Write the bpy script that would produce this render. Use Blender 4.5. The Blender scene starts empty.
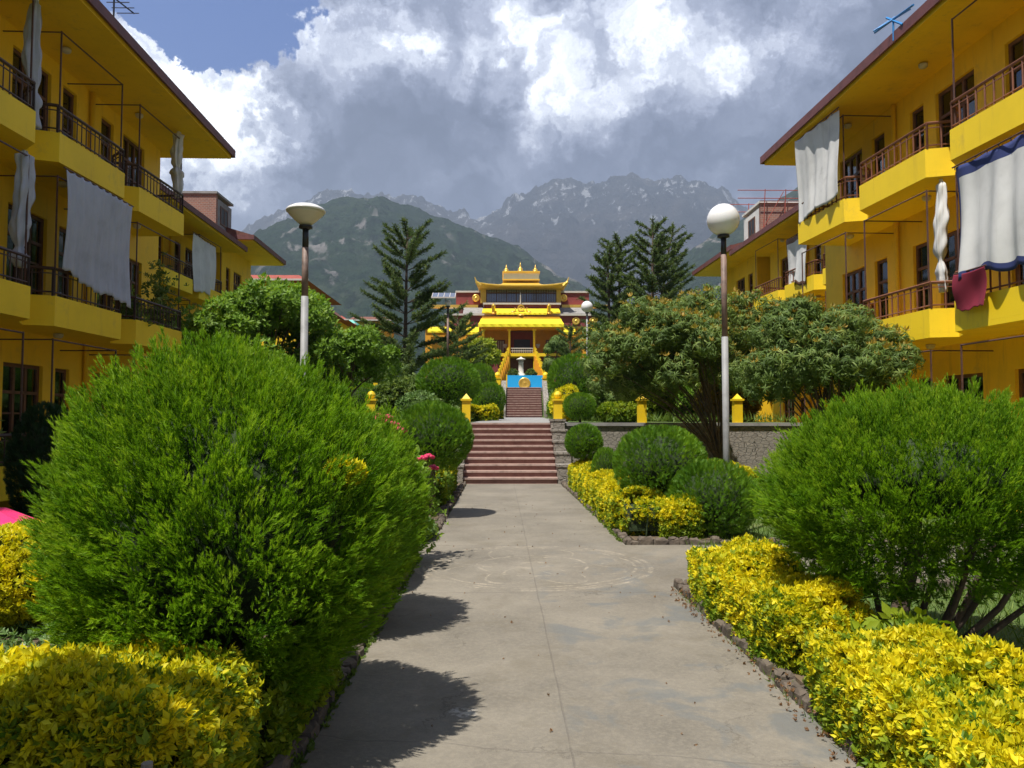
import bpy, bmesh, math, random
import numpy as np
from mathutils import Vector, Matrix
PI = math.pi; rad = math.radians
C = bpy.context.scene.collection
sc = bpy.context.scene
# ------------------------------------------------------------------ camera
EYE = 1.65; F = 770.0
cam = bpy.data.objects.new('camera', bpy.data.cameras.new('camera'))
C.objects.link(cam); sc.camera = cam
cam.data.sensor_width = 36; cam.data.lens = F*36/1024
cam.location = (0, 0, EYE)
YAW, PITCH = math.atan(12/F), math.atan(37/F)
cam.rotation_euler = (PI/2+PITCH, 0, -YAW)
cam.data.clip_start = 0.05; cam.data.clip_end = 40000
_F = Vector((math.sin(YAW)*math.cos(PITCH), math.cos(YAW)*math.cos(PITCH), math.sin(PITCH)))
_R = Vector((math.cos(YAW), -math.sin(YAW), 0)); _U = _R.cross(_F)
def ray(px, py):
    return (_F + _R*((px-512)/F) + _U*((384-py)/F)).normalized()
def at(px, py, Y):
    d = ray(px, py); return Vector((0, 0, EYE)) + d*(Y/d.y)
# ------------------------------------------------------------------ light
SUN_EL = 66.0; SH = Vector((0.62, 0.78))          # way the shadows fall
sun = bpy.data.objects.new('sun', bpy.data.lights.new('sun', 'SUN')); C.objects.link(sun)
sun.data.energy = 4.9; sun.data.angle = rad(0.53); sun.data.color = (1.0, 0.95, 0.87)
ce, se = math.cos(rad(SUN_EL)), math.sin(rad(SUN_EL))
sd = Vector((SH.x*ce, SH.y*ce, -se)).normalized()
sun.rotation_euler = sd.to_track_quat('-Z', 'Y').to_euler()
sun.location = (-20, -25, 60)
sc.view_settings.view_transform = 'Standard'; sc.view_settings.look = 'None'
sc.view_settings.gamma = 1; sc.view_settings.use_curve_mapping = False
sc.view_settings.exposure = 0.55
try:
    sc.cycles.max_bounces = 6; sc.cycles.transparent_max_bounces = 12
    sc.cycles.volume_bounces = 0; sc.cycles.use_denoising = True
except Exception: pass
W = bpy.data.worlds.new('World'); sc.world = W; W.use_nodes = True
wt = W.node_tree; wt.nodes.clear()
class NT:
    def __init__(s, t): s.t = t
    def n(s, kind, **kw):
        x = s.t.nodes.new(kind)
        for k, v in kw.items(): setattr(x, k, v)
        return x
    def L(s, a, b): s.t.links.new(a, b)
    def put(s, sock, v):
        if hasattr(v, 'is_linked') or hasattr(v, 'links'): s.L(v, sock)
        else: sock.default_value = v
    def m(s, op, a, b=0.0, c=0.0, clamp=False):
        x = s.n('ShaderNodeMath', operation=op, use_clamp=clamp)
        s.put(x.inputs[0], a); s.put(x.inputs[1], b)
        if len(x.inputs) > 2: s.put(x.inputs[2], c)
        return x.outputs[0]
    def vm(s, op, a, b=None, out=0):
        x = s.n('ShaderNodeVectorMath', operation=op)
        s.put(x.inputs[0], a)
        if b is not None: s.put(x.inputs[3 if op == 'SCALE' else 1], b)
        return x.outputs[out]
    def noise(s, vec, scale, detail=4, rough=.55, dist=0, out='Fac'):
        x = s.n('ShaderNodeTexNoise'); s.put(x.inputs['Vector'], vec)
        x.inputs['Scale'].default_value = scale; x.inputs['Detail'].default_value = detail
        x.inputs['Roughness'].default_value = rough; x.inputs['Distortion'].default_value = dist
        return x.outputs[out]
    def ramp(s, fac, stops, interp='LINEAR'):
        x = s.n('ShaderNodeValToRGB'); s.put(x.inputs[0], fac); cr = x.color_ramp; cr.interpolation = interp
        while len(cr.elements) < len(stops): cr.elements.new(.5)
        for e, (p, col) in zip(cr.elements, stops):
            e.position = p
            e.color = tuple(col)+(1,) if len(col) == 3 else col
        return x.outputs[0]
    def mix(s, fac, a, b, blend='MIX'):
        x = s.n('ShaderNodeMix', data_type='RGBA', blend_type=blend)
        s.put(x.inputs[0], fac)
        for i, v in ((6, a), (7, b)):
            if isinstance(v, (tuple, list)) and len(v) == 3: v = tuple(v)+(1,)
            s.put(x.inputs[i], v)
        return x.outputs[2]
    def smooth(s, v, a, b, lo=0.0, hi=1.0):
        x = s.n('ShaderNodeMapRange', interpolation_type='SMOOTHSTEP'); s.put(x.inputs[0], v)
        for i, q in enumerate((a, b, lo, hi)): x.inputs[i+1].default_value = q
        return x.outputs[0]
w = NT(wt)
tc = w.n('ShaderNodeTexCoord').outputs['Generated']
sky = w.n('ShaderNodeTexSky', sky_type='NISHITA', sun_disc=False)
sky.sun_elevation = rad(SUN_EL); sky.sun_rotation = math.atan2(-SH.x, -SH.y)
sky.altitude = 1300
# warp the view direction with noise so that every soft clump gets a cauliflower edge
n1 = w.noise(tc, 4.5, 6, .62, 0, 'Color'); n2 = w.noise(tc, 14, 8, .70, 0, 'Color')
w1 = w.vm('SCALE', w.vm('SUBTRACT', n1, (.5, .5, .5)), .26)
w2 = w.vm('SCALE', w.vm('SUBTRACT', n2, (.5, .5, .5)), .13)
wd = w.vm('NORMALIZE', w.vm('ADD', w.vm('ADD', tc, w1), w2))
def blob(px, py, rpx, amp, soft=.15):
    d = ray(px, py); r = rpx/F
    dist = w.vm('DISTANCE', wd, tuple(d), out=1)
    return w.smooth(dist, r*soft, r, amp, 0.0)
def total(items):
    t = None
    for it in items:
        b = blob(*it); t = b if t is None else w.m('ADD', t, b)
    return t
light = total([(140, 40, 100, .55), (215, 120, 80, .50), (250, 190, 60, .38), (180, 190, 110, .25), (255, 130, 60, .2), (60, 120, 150, .5), (285, 95, 55, .20), (345, 45, 85, .50),
               (435, 60, 75, .52), (600, 55, 115, .66), (690, 45, 80, .42), (560, 100, 60, .30), (640, 105, 60, .30), (530, 165, 70, .42), (440, 190, 60, .2),
               (500, 20, 60, .30), (775, 70, 90, .50), (800, 45, 40, .25), (740, 170, 80, .16), (310, 30, 60, .2), (900, -60, 200, .2), (300, -180, 260, .3), (640, -200, 240, .25)])
dark = total([(360, 125, 100, .34), (455, 125, 80, .26), (300, 210, 70, .05), (720, 120, 120, .12), (860, 60, 110, .32), (500, 80, 40, .1), (620, 150, 90, .08), (480, 200, 160, .06), (800, 130, 90, .05)])
billow = w.noise(wd, 7, 9, .70)
def puff(scale, detail, rough):
    x = w.n('ShaderNodeTexVoronoi', feature='F1'); w.L(wd, x.inputs['Vector']); x.inputs['Scale'].default_value = scale
    x.inputs['Detail'].default_value = detail; x.inputs['Roughness'].default_value = rough; return x.outputs['Distance']
pf = w.m('SUBTRACT', .52, puff(9.0, 3, .55))
big = w.noise(wd, 2.2, 4, .5)
dens = w.m('ADD', w.m('SUBTRACT', light, dark), w.m('MULTIPLY', w.m('SUBTRACT', billow, .5), .95))
dens = w.m('ADD', dens, w.m('MULTIPLY', w.m('SUBTRACT', big, .5), .25))
dens = w.m('ADD', dens, w.m('ADD', w.m('MULTIPLY', w.m('SUBTRACT', w.noise(wd, 24, 6, .68), .5), .55), w.m('MULTIPLY', pf, .75)))
ccol = w.ramp(w.m('ADD', w.m('MULTIPLY', dens, .62), .46), [(0.0, (.05, .062, .105)), (.18, (.085, .10, .155)), (.36, (.155, .175, .245)), (.52, (.28, .305, .39)), (.66, (.52, .55, .63)), (.80, (.90, .93, .98)), (1.0, (1.35, 1.35, 1.35))])
hole = total([(190, 5, 75, 1.3, .45), (235, -40, 110, 1.2, .5), (120, -60, 90, 1.1, .4), (205, 28, 30, .6, .3), (-420, -300, 300, 1, .3), (1500, -500, 400, 1, .3)])
cover = w.smooth(hole, .35, .62, 1.0, 0.0)
sep = w.n('ShaderNodeSeparateXYZ'); w.L(tc, sep.inputs[0])
blue = w.vm('MULTIPLY', sky.outputs[0], (.05, .34, .80))
skc = w.mix(cover, blue, w.vm('SCALE', ccol, 10.5))
bg = w.n('ShaderNodeBackground'); w.L(skc, bg.inputs[0]); bg.inputs[1].default_value = .14
wo = w.n('ShaderNodeOutputWorld'); w.L(bg.outputs[0], wo.inputs[0])
# ------------------------------------------------------------------ materials
def new_mat(name):
    m = bpy.data.materials.new(name); m.use_nodes = True
    t = NT(m.node_tree); b = m.node_tree.nodes['Principled BSDF']
    return m, t, b
def obj_co(t): return t.n('ShaderNodeTexCoord').outputs['Object']
def pos_co(t): return t.n('ShaderNodeNewGeometry').outputs['Position']
def paint(name, col, rough=.6, var=.12, scale=3, bump=.1, metal=0, stain=None, bscale=60):
    m, t, b = new_mat(name); co = pos_co(t)
    n = t.noise(co, scale, 6, .6)
    c2 = tuple(max(0, c*(1-var*2)) for c in col); c3 = tuple(min(1, c*(1+var)) for c in col)
    c = t.ramp(n, [(.25, c2), (.5, col), (.75, c3)])
    if stain:
        s = t.noise(t.vm('MULTIPLY', co, (1, 1, .10)), 6, 6, .7)
        c = t.mix(t.smooth(s, .54, .72, 0, .50), c, stain)
        c = t.mix(t.smooth(t.noise(co, 1.1, 8, .75), .56, .70, 0, .35), c, tuple(.6*a_+.05 for a_ in stain))
    t.L(c, b.inputs['Base Color']); b.inputs['Roughness'].default_value = rough; b.inputs['Metallic'].default_value = metal
    if bump:
        bp = t.n('ShaderNodeBump'); bp.inputs['Strength'].default_value = bump; bp.inputs['Distance'].default_value = .01
        t.L(t.noise(co, bscale, 3), bp.inputs['Height']); t.L(bp.outputs[0], b.inputs['Normal'])
    return m
def foliage(name, a, b_, trans=.35, rough=.55, c=None):
    m, t, b = new_mat(name)
    at_ = t.n('ShaderNodeAttribute', attribute_name='tint').outputs['Fac']
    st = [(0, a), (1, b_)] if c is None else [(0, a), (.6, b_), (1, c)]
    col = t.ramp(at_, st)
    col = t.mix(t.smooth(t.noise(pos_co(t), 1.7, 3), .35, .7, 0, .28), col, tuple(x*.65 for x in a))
    t.L(col, b.inputs['Base Color']); b.inputs['Roughness'].default_value = rough
    b.inputs['Specular IOR Level'].default_value = .3
    tr = t.n('ShaderNodeBsdfTranslucent'); t.L(t.mix(.0, t.vm('MULTIPLY', col, (1.25, 1.2, .6)), col), tr.inputs[0])
    mx = t.n('ShaderNodeMixShader'); mx.inputs[0].default_value = trans
    t.L(b.outputs[0], mx.inputs[1]); t.L(tr.outputs[0], mx.inputs[2])
    t.L(mx.outputs[0], m.node_tree.nodes['Material Output'].inputs[0]); return m
M = {}
M['yellow'] = paint('yellow_wall_paint', (.88, .56, .014), .65, .06, 1.3, .15, stain=(.55, .34, .03))
M['yellow_b'] = paint('yellow_parapet_paint', (.93, .65, .012), .6, .05, 1.1, .12, stain=(.66, .43, .03))
M['temple_yellow'] = paint('temple_yellow', (.82, .56, .01), .5, .08, .8, 0)
M['valance'] = paint('yellow_cloth', (.80, .64, .01), .8, .05, .8, 0)
M['orange'] = paint('temple_orange_wall', (.72, .33, .015), .6, .1, .8, 0)
M['maroon'] = paint('temple_maroon', (.22, .04, .04), .7, .15, 1, 0)
M['fascia'] = paint('maroon_roof_edge', (.16, .055, .05), .6, .2, 4, .2)
M['rooftile'] = paint('brown_roof_tiles', (.17, .065, .045), .75, .3, 5, .4, stain=(.09, .05, .04))
M['trimwhite'] = paint('pale_trim', (.55, .50, .46), .6, .12, 3, 0)
M['white'] = paint('white_paint', (.75, .73, .69), .6, .1, 3, .1)
M['wood'] = paint('brown_window_wood', (.14, .060, .028), .5, .25, 8, .1)
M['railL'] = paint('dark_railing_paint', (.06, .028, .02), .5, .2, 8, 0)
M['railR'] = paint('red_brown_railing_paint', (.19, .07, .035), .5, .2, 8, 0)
M['iron'] = paint('rusty_iron', (.10, .05, .04), .55, .3, 12, 0)
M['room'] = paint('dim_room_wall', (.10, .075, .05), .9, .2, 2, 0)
M['lace'] = paint('window_curtain', (.50, .47, .43), .9, .2, 5, 0)
M['grille'] = paint('pale_window_grille', (.45, .42, .36), .6, .1, 5, 0)
M['cloth_grey'] = paint('grey_balcony_cloth', (.44, .47, .55), .9, .10, 2, .2, stain=(.30, .32, .37), bscale=300)
M['cloth_white'] = paint('white_balcony_cloth', (.62, .62, .61), .9, .09, 2, .2, stain=(.40, .39, .36), bscale=300)
M['cloth_blue'] = paint('navy_cloth_border', (.03, .045, .16), .9, .1, 2, 0)
M['cloth_red'] = paint('maroon_cloth', (.22, .012, .035), .9, .1, 2, .1)
M['bark'] = paint('bark', (.10, .07, .05), .9, .35, 14, .8, bscale=30)
M['barkgrey'] = paint('grey_bark', (.17, .15, .125), .9, .3, 10, .8, bscale=30)
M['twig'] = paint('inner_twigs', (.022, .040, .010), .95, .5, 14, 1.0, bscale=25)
M['pole'] = paint('galvanised_pole', (.27, .27, .27), .6, .15, 6, 0, stain=(.22, .18, .15))
M['black'] = paint('black_fitting', (.02, .02, .022), .4, .1, 6, 0)
M['gold'] = paint('gilding', (.83, .52, .10), .3, .1, 2, 0, metal=.55)
M['goldroof'] = paint('gilt_roof', (.80, .50, .07), .38, .08, 1, 0, metal=.25)
M['goldpale'] = paint('pale_gold_wall', (.98, .92, .55), .22, .04, 1, 0, metal=.6)
M['cyan'] = paint('blue_banner', (.01, .38, .80), .7, .05, 1, 0)
M['pink'] = paint('pink_fabric', (.90, .03, .17), .6, .08, 4, 0)
M['redflower'] = paint('crimson_petals', (.55, .02, .09), .6, .3, 30, 0)
M['teal'] = paint('teal_sheet', (.05, .42, .34), .5, .1, 2, 0)
M['plant_pot'] = paint('green_pot', (.03, .16, .11), .5, .1, 5, 0)
M['blueiron'] = paint('blue_painted_iron', (.03, .22, .55), .5, .1, 5, 0)
M['statue'] = paint('pale_stone', (.62, .58, .50), .7, .15, 4, .2)
M['red_roof'] = paint('red_roof', (.30, .06, .04), .7, .15, 3, 0)
M['soil'] = paint('brown_soil', (.12, .085, .05), .95, .35, 6, 1.0, bscale=18)
M['thuja'] = foliage('thuja_leaf', (.095, .23, .010), (.21, .39, .014), .45, c=(.35, .52, .03))
M['thuja_dark'] = foliage('topiary_leaf', (.065, .17, .010), (.14, .28, .015), .40, c=(.24, .40, .02))
M['cypress'] = foliage('dark_conifer_leaf', (.012, .045, .012), (.03, .075, .02), .2)
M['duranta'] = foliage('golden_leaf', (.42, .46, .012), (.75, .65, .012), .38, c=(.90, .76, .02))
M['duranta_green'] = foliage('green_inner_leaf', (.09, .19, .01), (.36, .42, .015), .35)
M['mango'] = foliage('mango_leaf', (.07, .125, .026), (.155, .235, .05), .35, .6, c=(.30, .37, .10))
M['mango_new'] = foliage('mango_new_growth', (.24, .21, .03), (.40, .27, .05), .3)
M['light_tree'] = foliage('light_tree_leaf', (.10, .20, .02), (.21, .36, .04), .4, c=(.32, .46, .09))
M['lime_tree'] = foliage('lime_tree_leaf', (.20, .28, .02), (.42, .46, .04), .4)
M['arau'] = foliage('araucaria_needle', (.042, .085, .022), (.11, .17, .034), .25, c=(.22, .27, .07))
M['pale_plant'] = foliage('silver_plant', (.08, .17, .03), (.24, .36, .13), .3)
M['grass'] = foliage('grass_blade', (.07, .15, .015), (.20, .27, .05), .35)
M['dry_leaf'] = foliage('dry_leaf', (.14, .07, .03), (.28, .15, .06), .1)
M['petal'] = foliage('white_petal', (.5, .52, .4), (.75, .75, .62), .3)
def glass_mat():
    m, t, b = new_mat('window_glass')
    tr = t.n('ShaderNodeBsdfTransparent'); tr.inputs[0].default_value = (.86, .88, .9, 1)
    gl = t.n('ShaderNodeBsdfGlossy'); gl.inputs['Roughness'].default_value = .04; gl.inputs[0].default_value = (.75, .8, .85, 1)
    fr = t.n('ShaderNodeFresnel'); fr.inputs[0].default_value = 1.5
    mx = t.n('ShaderNodeMixShader'); t.L(t.m('ADD', fr.outputs[0], .08), mx.inputs[0])
    t.L(tr.outputs[0], mx.inputs[1]); t.L(gl.outputs[0], mx.inputs[2])
    t.L(mx.outputs[0], m.node_tree.nodes['Material Output'].inputs[0]); return m
M['glass'] = glass_mat()
def globe_mat():
    m, t, b = new_mat('milky_globe'); b.inputs['Base Color'].default_value = (.78, .77, .76, 1)
    b.inputs['Roughness'].default_value = .25; b.inputs['Coat Weight'].default_value = .3
    return m
M['globe'] = globe_mat()
def lampdish():
    m, t, b = new_mat('cream_lamp_bowl'); b.inputs['Base Color'].default_value = (.62, .56, .44, 1)
    b.inputs['Roughness'].default_value = .35; return m
M['dish'] = lampdish()
def path_mat():
    m, t, b = new_mat('worn_concrete'); co = pos_co(t)
    base = t.ramp(t.noise(co, .9, 7, .62), [(.3, (.120, .107, .085)), (.5, (.172, .153, .121)), (.72, (.230, .205, .162))])
    fine = t.noise(co, 38, 4, .7); base = t.mix(t.smooth(fine, .35, .75, 0, .30), base, (.33, .29, .22)); base = t.mix(t.smooth(t.noise(co, 110, 3, .8), .62, .72, 0, .5), base, (.08, .07, .055))
    sx = t.n('ShaderNodeSeparateXYZ'); t.L(co, sx.inputs[0]); X, Y = sx.outputs[0], sx.outputs[1]
    # damp bluish stains right of the seam
    s1 = t.m('MULTIPLY', t.smooth(t.noise(co, 1.9, 5, .6, .6), .50, .62), t.m('MULTIPLY', t.smooth(X, .28, .5), t.smooth(Y, 11.5, 7.5)))
    base = t.mix(t.m('MULTIPLY', s1, .62), base, (.115, .125, .125))
    s2 = t.smooth(t.noise(co, 1.5, 7, .72, .4), .50, .66, 0, .5); base = t.mix(s2, base, (.135, .115, .08))
    # pour joints
    seam = t.m('ABSOLUTE', t.m('SUBTRACT', X, t.m('ADD', .36, t.m('MULTIPLY', t.m('SUBTRACT', t.noise(co, 1.2, 3), .5), .03))))
    j = t.smooth(seam, .002, .009, 1, 0)
    wob = t.m('MULTIPLY', t.m('SUBTRACT', t.noise(co, 2.0, 4), .5), .16)
    for yy, sl in ((3.95, .16), (7.45, .0), (10.25, .0), (14.2, 0.05)):
        d = t.m('ABSOLUTE', t.m('SUBTRACT', t.m('ADD', t.m('ADD', Y, t.m('MULTIPLY', X, sl)), wob), yy))
        j = t.m('MAXIMUM', j, t.smooth(d, .004, .012 if yy < 5 else .025, .65, 0))
    base = t.mix(t.m('MULTIPLY', j, t.smooth(t.noise(co, 3.5, 4, .7), .3, .65, .15, .6)), base, (.11, .095, .08))
    vc = t.n('ShaderNodeTexVoronoi', feature='DISTANCE_TO_EDGE'); vc.inputs['Scale'].default_value = .42
    t.L(t.vm('ADD', co, t.vm('SCALE', t.noise(co, 2.2, 6, .7, 0, 'Color'), .9)), vc.inputs['Vector'])
    crk = t.m('MULTIPLY', t.smooth(vc.outputs['Distance'], .0015, .006, 1, 0), t.smooth(t.noise(co, .8, 2), .45, .6))
    base = t.mix(t.m('MULTIPLY', crk, .6), base, (.07, .06, .045))
    # pale worn chalk rings and petals
    cx = t.m('SUBTRACT', X, .38); cy = t.m('SUBTRACT', Y, 8.85)
    r = t.m('SQRT', t.m('ADD', t.m('MULTIPLY', cx, cx), t.m('MULTIPLY', cy, cy))); th = t.m('ARCTAN2', cy, cx)
    r = t.m('ADD', r, t.m('MULTIPLY', t.m('SUBTRACT', t.noise(co, 2.2, 3), .5), .07))
    g = None
    for R, wd_ in ((1.32, .03), (1.24, .02), (1.15, .02), (.62, .02), (.18, .03)):
        v = t.smooth(t.m('ABSOLUTE', t.m('SUBTRACT', r, R)), wd_*.5, wd_*1.3, 1, 0); g = v if g is None else t.m('MAXIMUM', g, v)
    pet = t.m('ADD', .64, t.m('MULTIPLY', t.m('ABSOLUTE', t.m('SINE', t.m('MULTIPLY', th, 4))), .42))
    g = t.m('MAXIMUM', g, t.smooth(t.m('ABSOLUTE', t.m('SUBTRACT', r, pet)), .012, .034, 1, 0))
    pet2 = t.m('MULTIPLY', t.m('ABSOLUTE', t.m('COSINE', t.m('MULTIPLY', th, 3))), .6)
    g = t.m('MAXIMUM', g, t.smooth(t.m('ABSOLUTE', t.m('SUBTRACT', r, pet2)), .012, .034, 1, 0))
    wear = t.m('MULTIPLY', t.smooth(t.noise(co, 4, 6, .75), .42, .66), t.smooth(fine, .3, .6))
    base = t.mix(t.m('MULTIPLY', t.m('MULTIPLY', g, wear), .75), base, (.42, .36, .27))
    # one dried splash
    sp = t.m('SQRT', t.m('ADD', t.m('POWER', t.m('SUBTRACT', X, -.21), 2), t.m('POWER', t.m('SUBTRACT', Y, 4.42), 2)))
    sp = t.m('MULTIPLY', t.smooth(t.m('ADD', sp, t.m('MULTIPLY', t.noise(co, 9, 5, .7), .25)), .17, .23, 1, 0), t.smooth(t.noise(co, 30, 4), .4, .55))
    base = t.mix(t.m('MULTIPLY', sp, .6), base, (.46, .44, .40))
    t.L(base, b.inputs['Base Color']); b.inputs['Roughness'].default_value = .82
    bp = t.n('ShaderNodeBump'); bp.inputs['Strength'].default_value = .35; bp.inputs['Distance'].default_value = .01
    t.L(t.m('SUBTRACT', t.noise(co, 55, 5, .7), t.m('MULTIPLY', j, 1.5)), bp.inputs['Height']); t.L(bp.outputs[0], b.inputs['Normal'])
    return m
M['path'] = path_mat()
def stone_mat(name, scale=3.2, a=(.30, .27, .23), b_=(.17, .15, .13), mortar=(.10, .09, .075)):
    m, t, b = new_mat(name); co = pos_co(t)
    v = t.n('ShaderNodeTexVoronoi', feature='DISTANCE_TO_EDGE'); v.inputs['Scale'].default_value = scale
    wv = t.vm('ADD', t.vm('MULTIPLY', co, (1, 1, 1.7)), t.vm('SCALE', t.noise(co, 3, 2, .5, 0, 'Color'), .12)); t.L(wv, v.inputs['Vector'])
    v2 = t.n('ShaderNodeTexVoronoi'); v2.inputs['Scale'].default_value = scale; t.L(wv, v2.inputs['Vector'])
    c = t.mix(v2.outputs['Color'], a, b_); c = t.mix(t.smooth(t.noise(co, 12, 5, .7), .4, .7, 0, .5), c, tuple(x*1.25 for x in a))
    e = t.smooth(v.outputs['Distance'], .0, .045)
    t.L(t.mix(e, mortar, c), b.inputs['Base Color']); b.inputs['Roughness'].default_value = .9
    bp = t.n('ShaderNodeBump'); bp.inputs['Strength'].default_value = .9; bp.inputs['Distance'].default_value = .04
    t.L(t.m('ADD', e, t.m('MULTIPLY', t.noise(co, 20, 5), .4)), bp.inputs['Height']); t.L(bp.outputs[0], b.inputs['Normal']); return m
M['stone'] = stone_mat('rubble_stone', 5.5, (.30, .27, .23), (.20, .18, .155), (.15, .135, .11)); M['kerbstone'] = paint('kerb_stone', (.12, .095, .072), .95, .35, 7, 1.0, stain=(.05, .06, .025), bscale=22)
def brick_mat():
    m, t, b = new_mat('bare_brick'); br = t.n('ShaderNodeTexBrick')
    mp = t.n('ShaderNodeMapping'); mp.inputs['Rotation'].default_value = (PI/2, 0, 0); t.L(pos_co(t), mp.inputs[0]); t.L(mp.outputs[0], br.inputs[0])
    br.inputs['Scale'].default_value = 3.2; br.inputs['Color1'].default_value = (.33, .15, .10, 1); br.inputs['Color2'].default_value = (.24, .12, .09, 1); br.inputs['Mortar'].default_value = (.32, .29, .26, 1)
    t.L(br.outputs[0], b.inputs['Base Color']); b.inputs['Roughness'].default_value = .9; return m
M['brick'] = brick_mat(); M['concrete'] = paint('grey_concrete', (.27, .26, .25), .9, .2, 3, .3)
def step_mat():
    m, t, b = new_mat('maroon_steps'); co = pos_co(t)
    g = t.n('ShaderNodeNewGeometry'); s = t.n('ShaderNodeSeparateXYZ'); t.L(g.outputs['Normal'], s.inputs[0])
    up = t.smooth(s.outputs[2], .4, .7)
    ris = t.ramp(t.noise(co, 4, 6, .65), [(.3, (.20, .10, .085)), (.55, (.28, .145, .125)), (.75, (.28, .19, .155))])
    trd = t.ramp(t.noise(co, 5, 6, .65), [(.3, (.24, .15, .12)), (.55, (.33, .22, .175)), (.75, (.40, .32, .27))])
    t.L(t.mix(up, ris, trd), b.inputs['Base Color']); b.inputs['Roughness'].default_value = .8; return m
M['steps'] = step_mat(); M['nosing'] = paint('worn_step_edge', (.40, .29, .25), .85, .25, 5, .2, stain=(.25, .13, .10))
def ground_mat():
    m, t, b = new_mat('garden_ground'); co = pos_co(t)
    c = t.ramp(t.noise(co, 1.2, 7, .65), [(.3, (.05, .10, .015)), (.5, (.085, .14, .025)), (.62, (.13, .16, .05)), (.75, (.16, .12, .07))])
    t.L(c, b.inputs['Base Color']); b.inputs['Roughness'].default_value = .95
    bp = t.n('ShaderNodeBump'); bp.inputs['Strength'].default_value = .8; bp.inputs['Distance'].default_value = .03
    t.L(t.noise(co, 25, 5, .7), bp.inputs['Height']); t.L(bp.outputs[0], b.inputs['Normal']); return m
M['ground'] = ground_mat()
def mtn_green():
    m, t, b = new_mat('forested_slope'); co = pos_co(t)
    n = t.noise(co, .0035, 9, .68)
    c = t.ramp(n, [(.30, (.016, .032, .018)), (.48, (.026, .048, .024)), (.62, (.045, .066, .036)), (.78, (.075, .085, .055))])  # greens kept dark to stand in for cloud shadow over the slopes
    c = t.mix(t.smooth(t.noise(co, .03, 6, .7), .44, .60, 0, .75), c, (.010, .022, .012))
    sc_ = t.m('MULTIPLY', t.smooth(t.noise(t.vm('MULTIPLY', co, (1.0, .35, .5)), .010, 6, .62, .5), .57, .64), t.smooth(t.noise(co, .0016, 3, .5), .44, .54))
    c = t.mix(t.m('MULTIPLY', sc_, .8), c, (.27, .25, .235))
    t.L(c, b.inputs['Base Color']); b.inputs['Roughness'].default_value = 1; b.inputs['Specular IOR Level'].default_value = 0
    bp = t.n('ShaderNodeBump'); bp.inputs['Strength'].default_value = .8; bp.inputs['Distance'].default_value = 30
    t.L(t.noise(co, .04, 6, .7), bp.inputs['Height']); t.L(bp.outputs[0], b.inputs['Normal']); return m
def mtn_rock():
    m, t, b = new_mat('bare_rock_and_snow'); co = pos_co(t)
    c = t.ramp(t.noise(co, .0022, 9, .7), [(.3, (.028, .032, .040)), (.5, (.055, .056, .062)), (.7, (.11, .10, .095))])  # rock tones darkened in place of a cloud shadow on the mountain
    sx = t.n('ShaderNodeSeparateXYZ'); t.L(co, sx.inputs[0])
    hgt = t.smooth(sx.outputs[2], 700, 2000, 0, .16)
    sn = t.noise(t.vm('MULTIPLY', co, (1, .8, .30)), .0085, 10, .75, .3)
    c = t.mix(t.m('MULTIPLY', t.smooth(t.m('ADD', sn, hgt), .70, .755), .62), c, (.66, .68, .72))
    t.L(c, b.inputs['Base Color']); b.inputs['Roughness'].default_value = 1; b.inputs['Specular IOR Level'].default_value = 0
    bp = t.n('ShaderNodeBump'); bp.inputs['Strength'].default_value = 1; bp.inputs['Distance'].default_value = 90
    t.L(t.noise(co, .012, 7, .7), bp.inputs['Height']); t.L(bp.outputs[0], b.inputs['Normal']); return m
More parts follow.
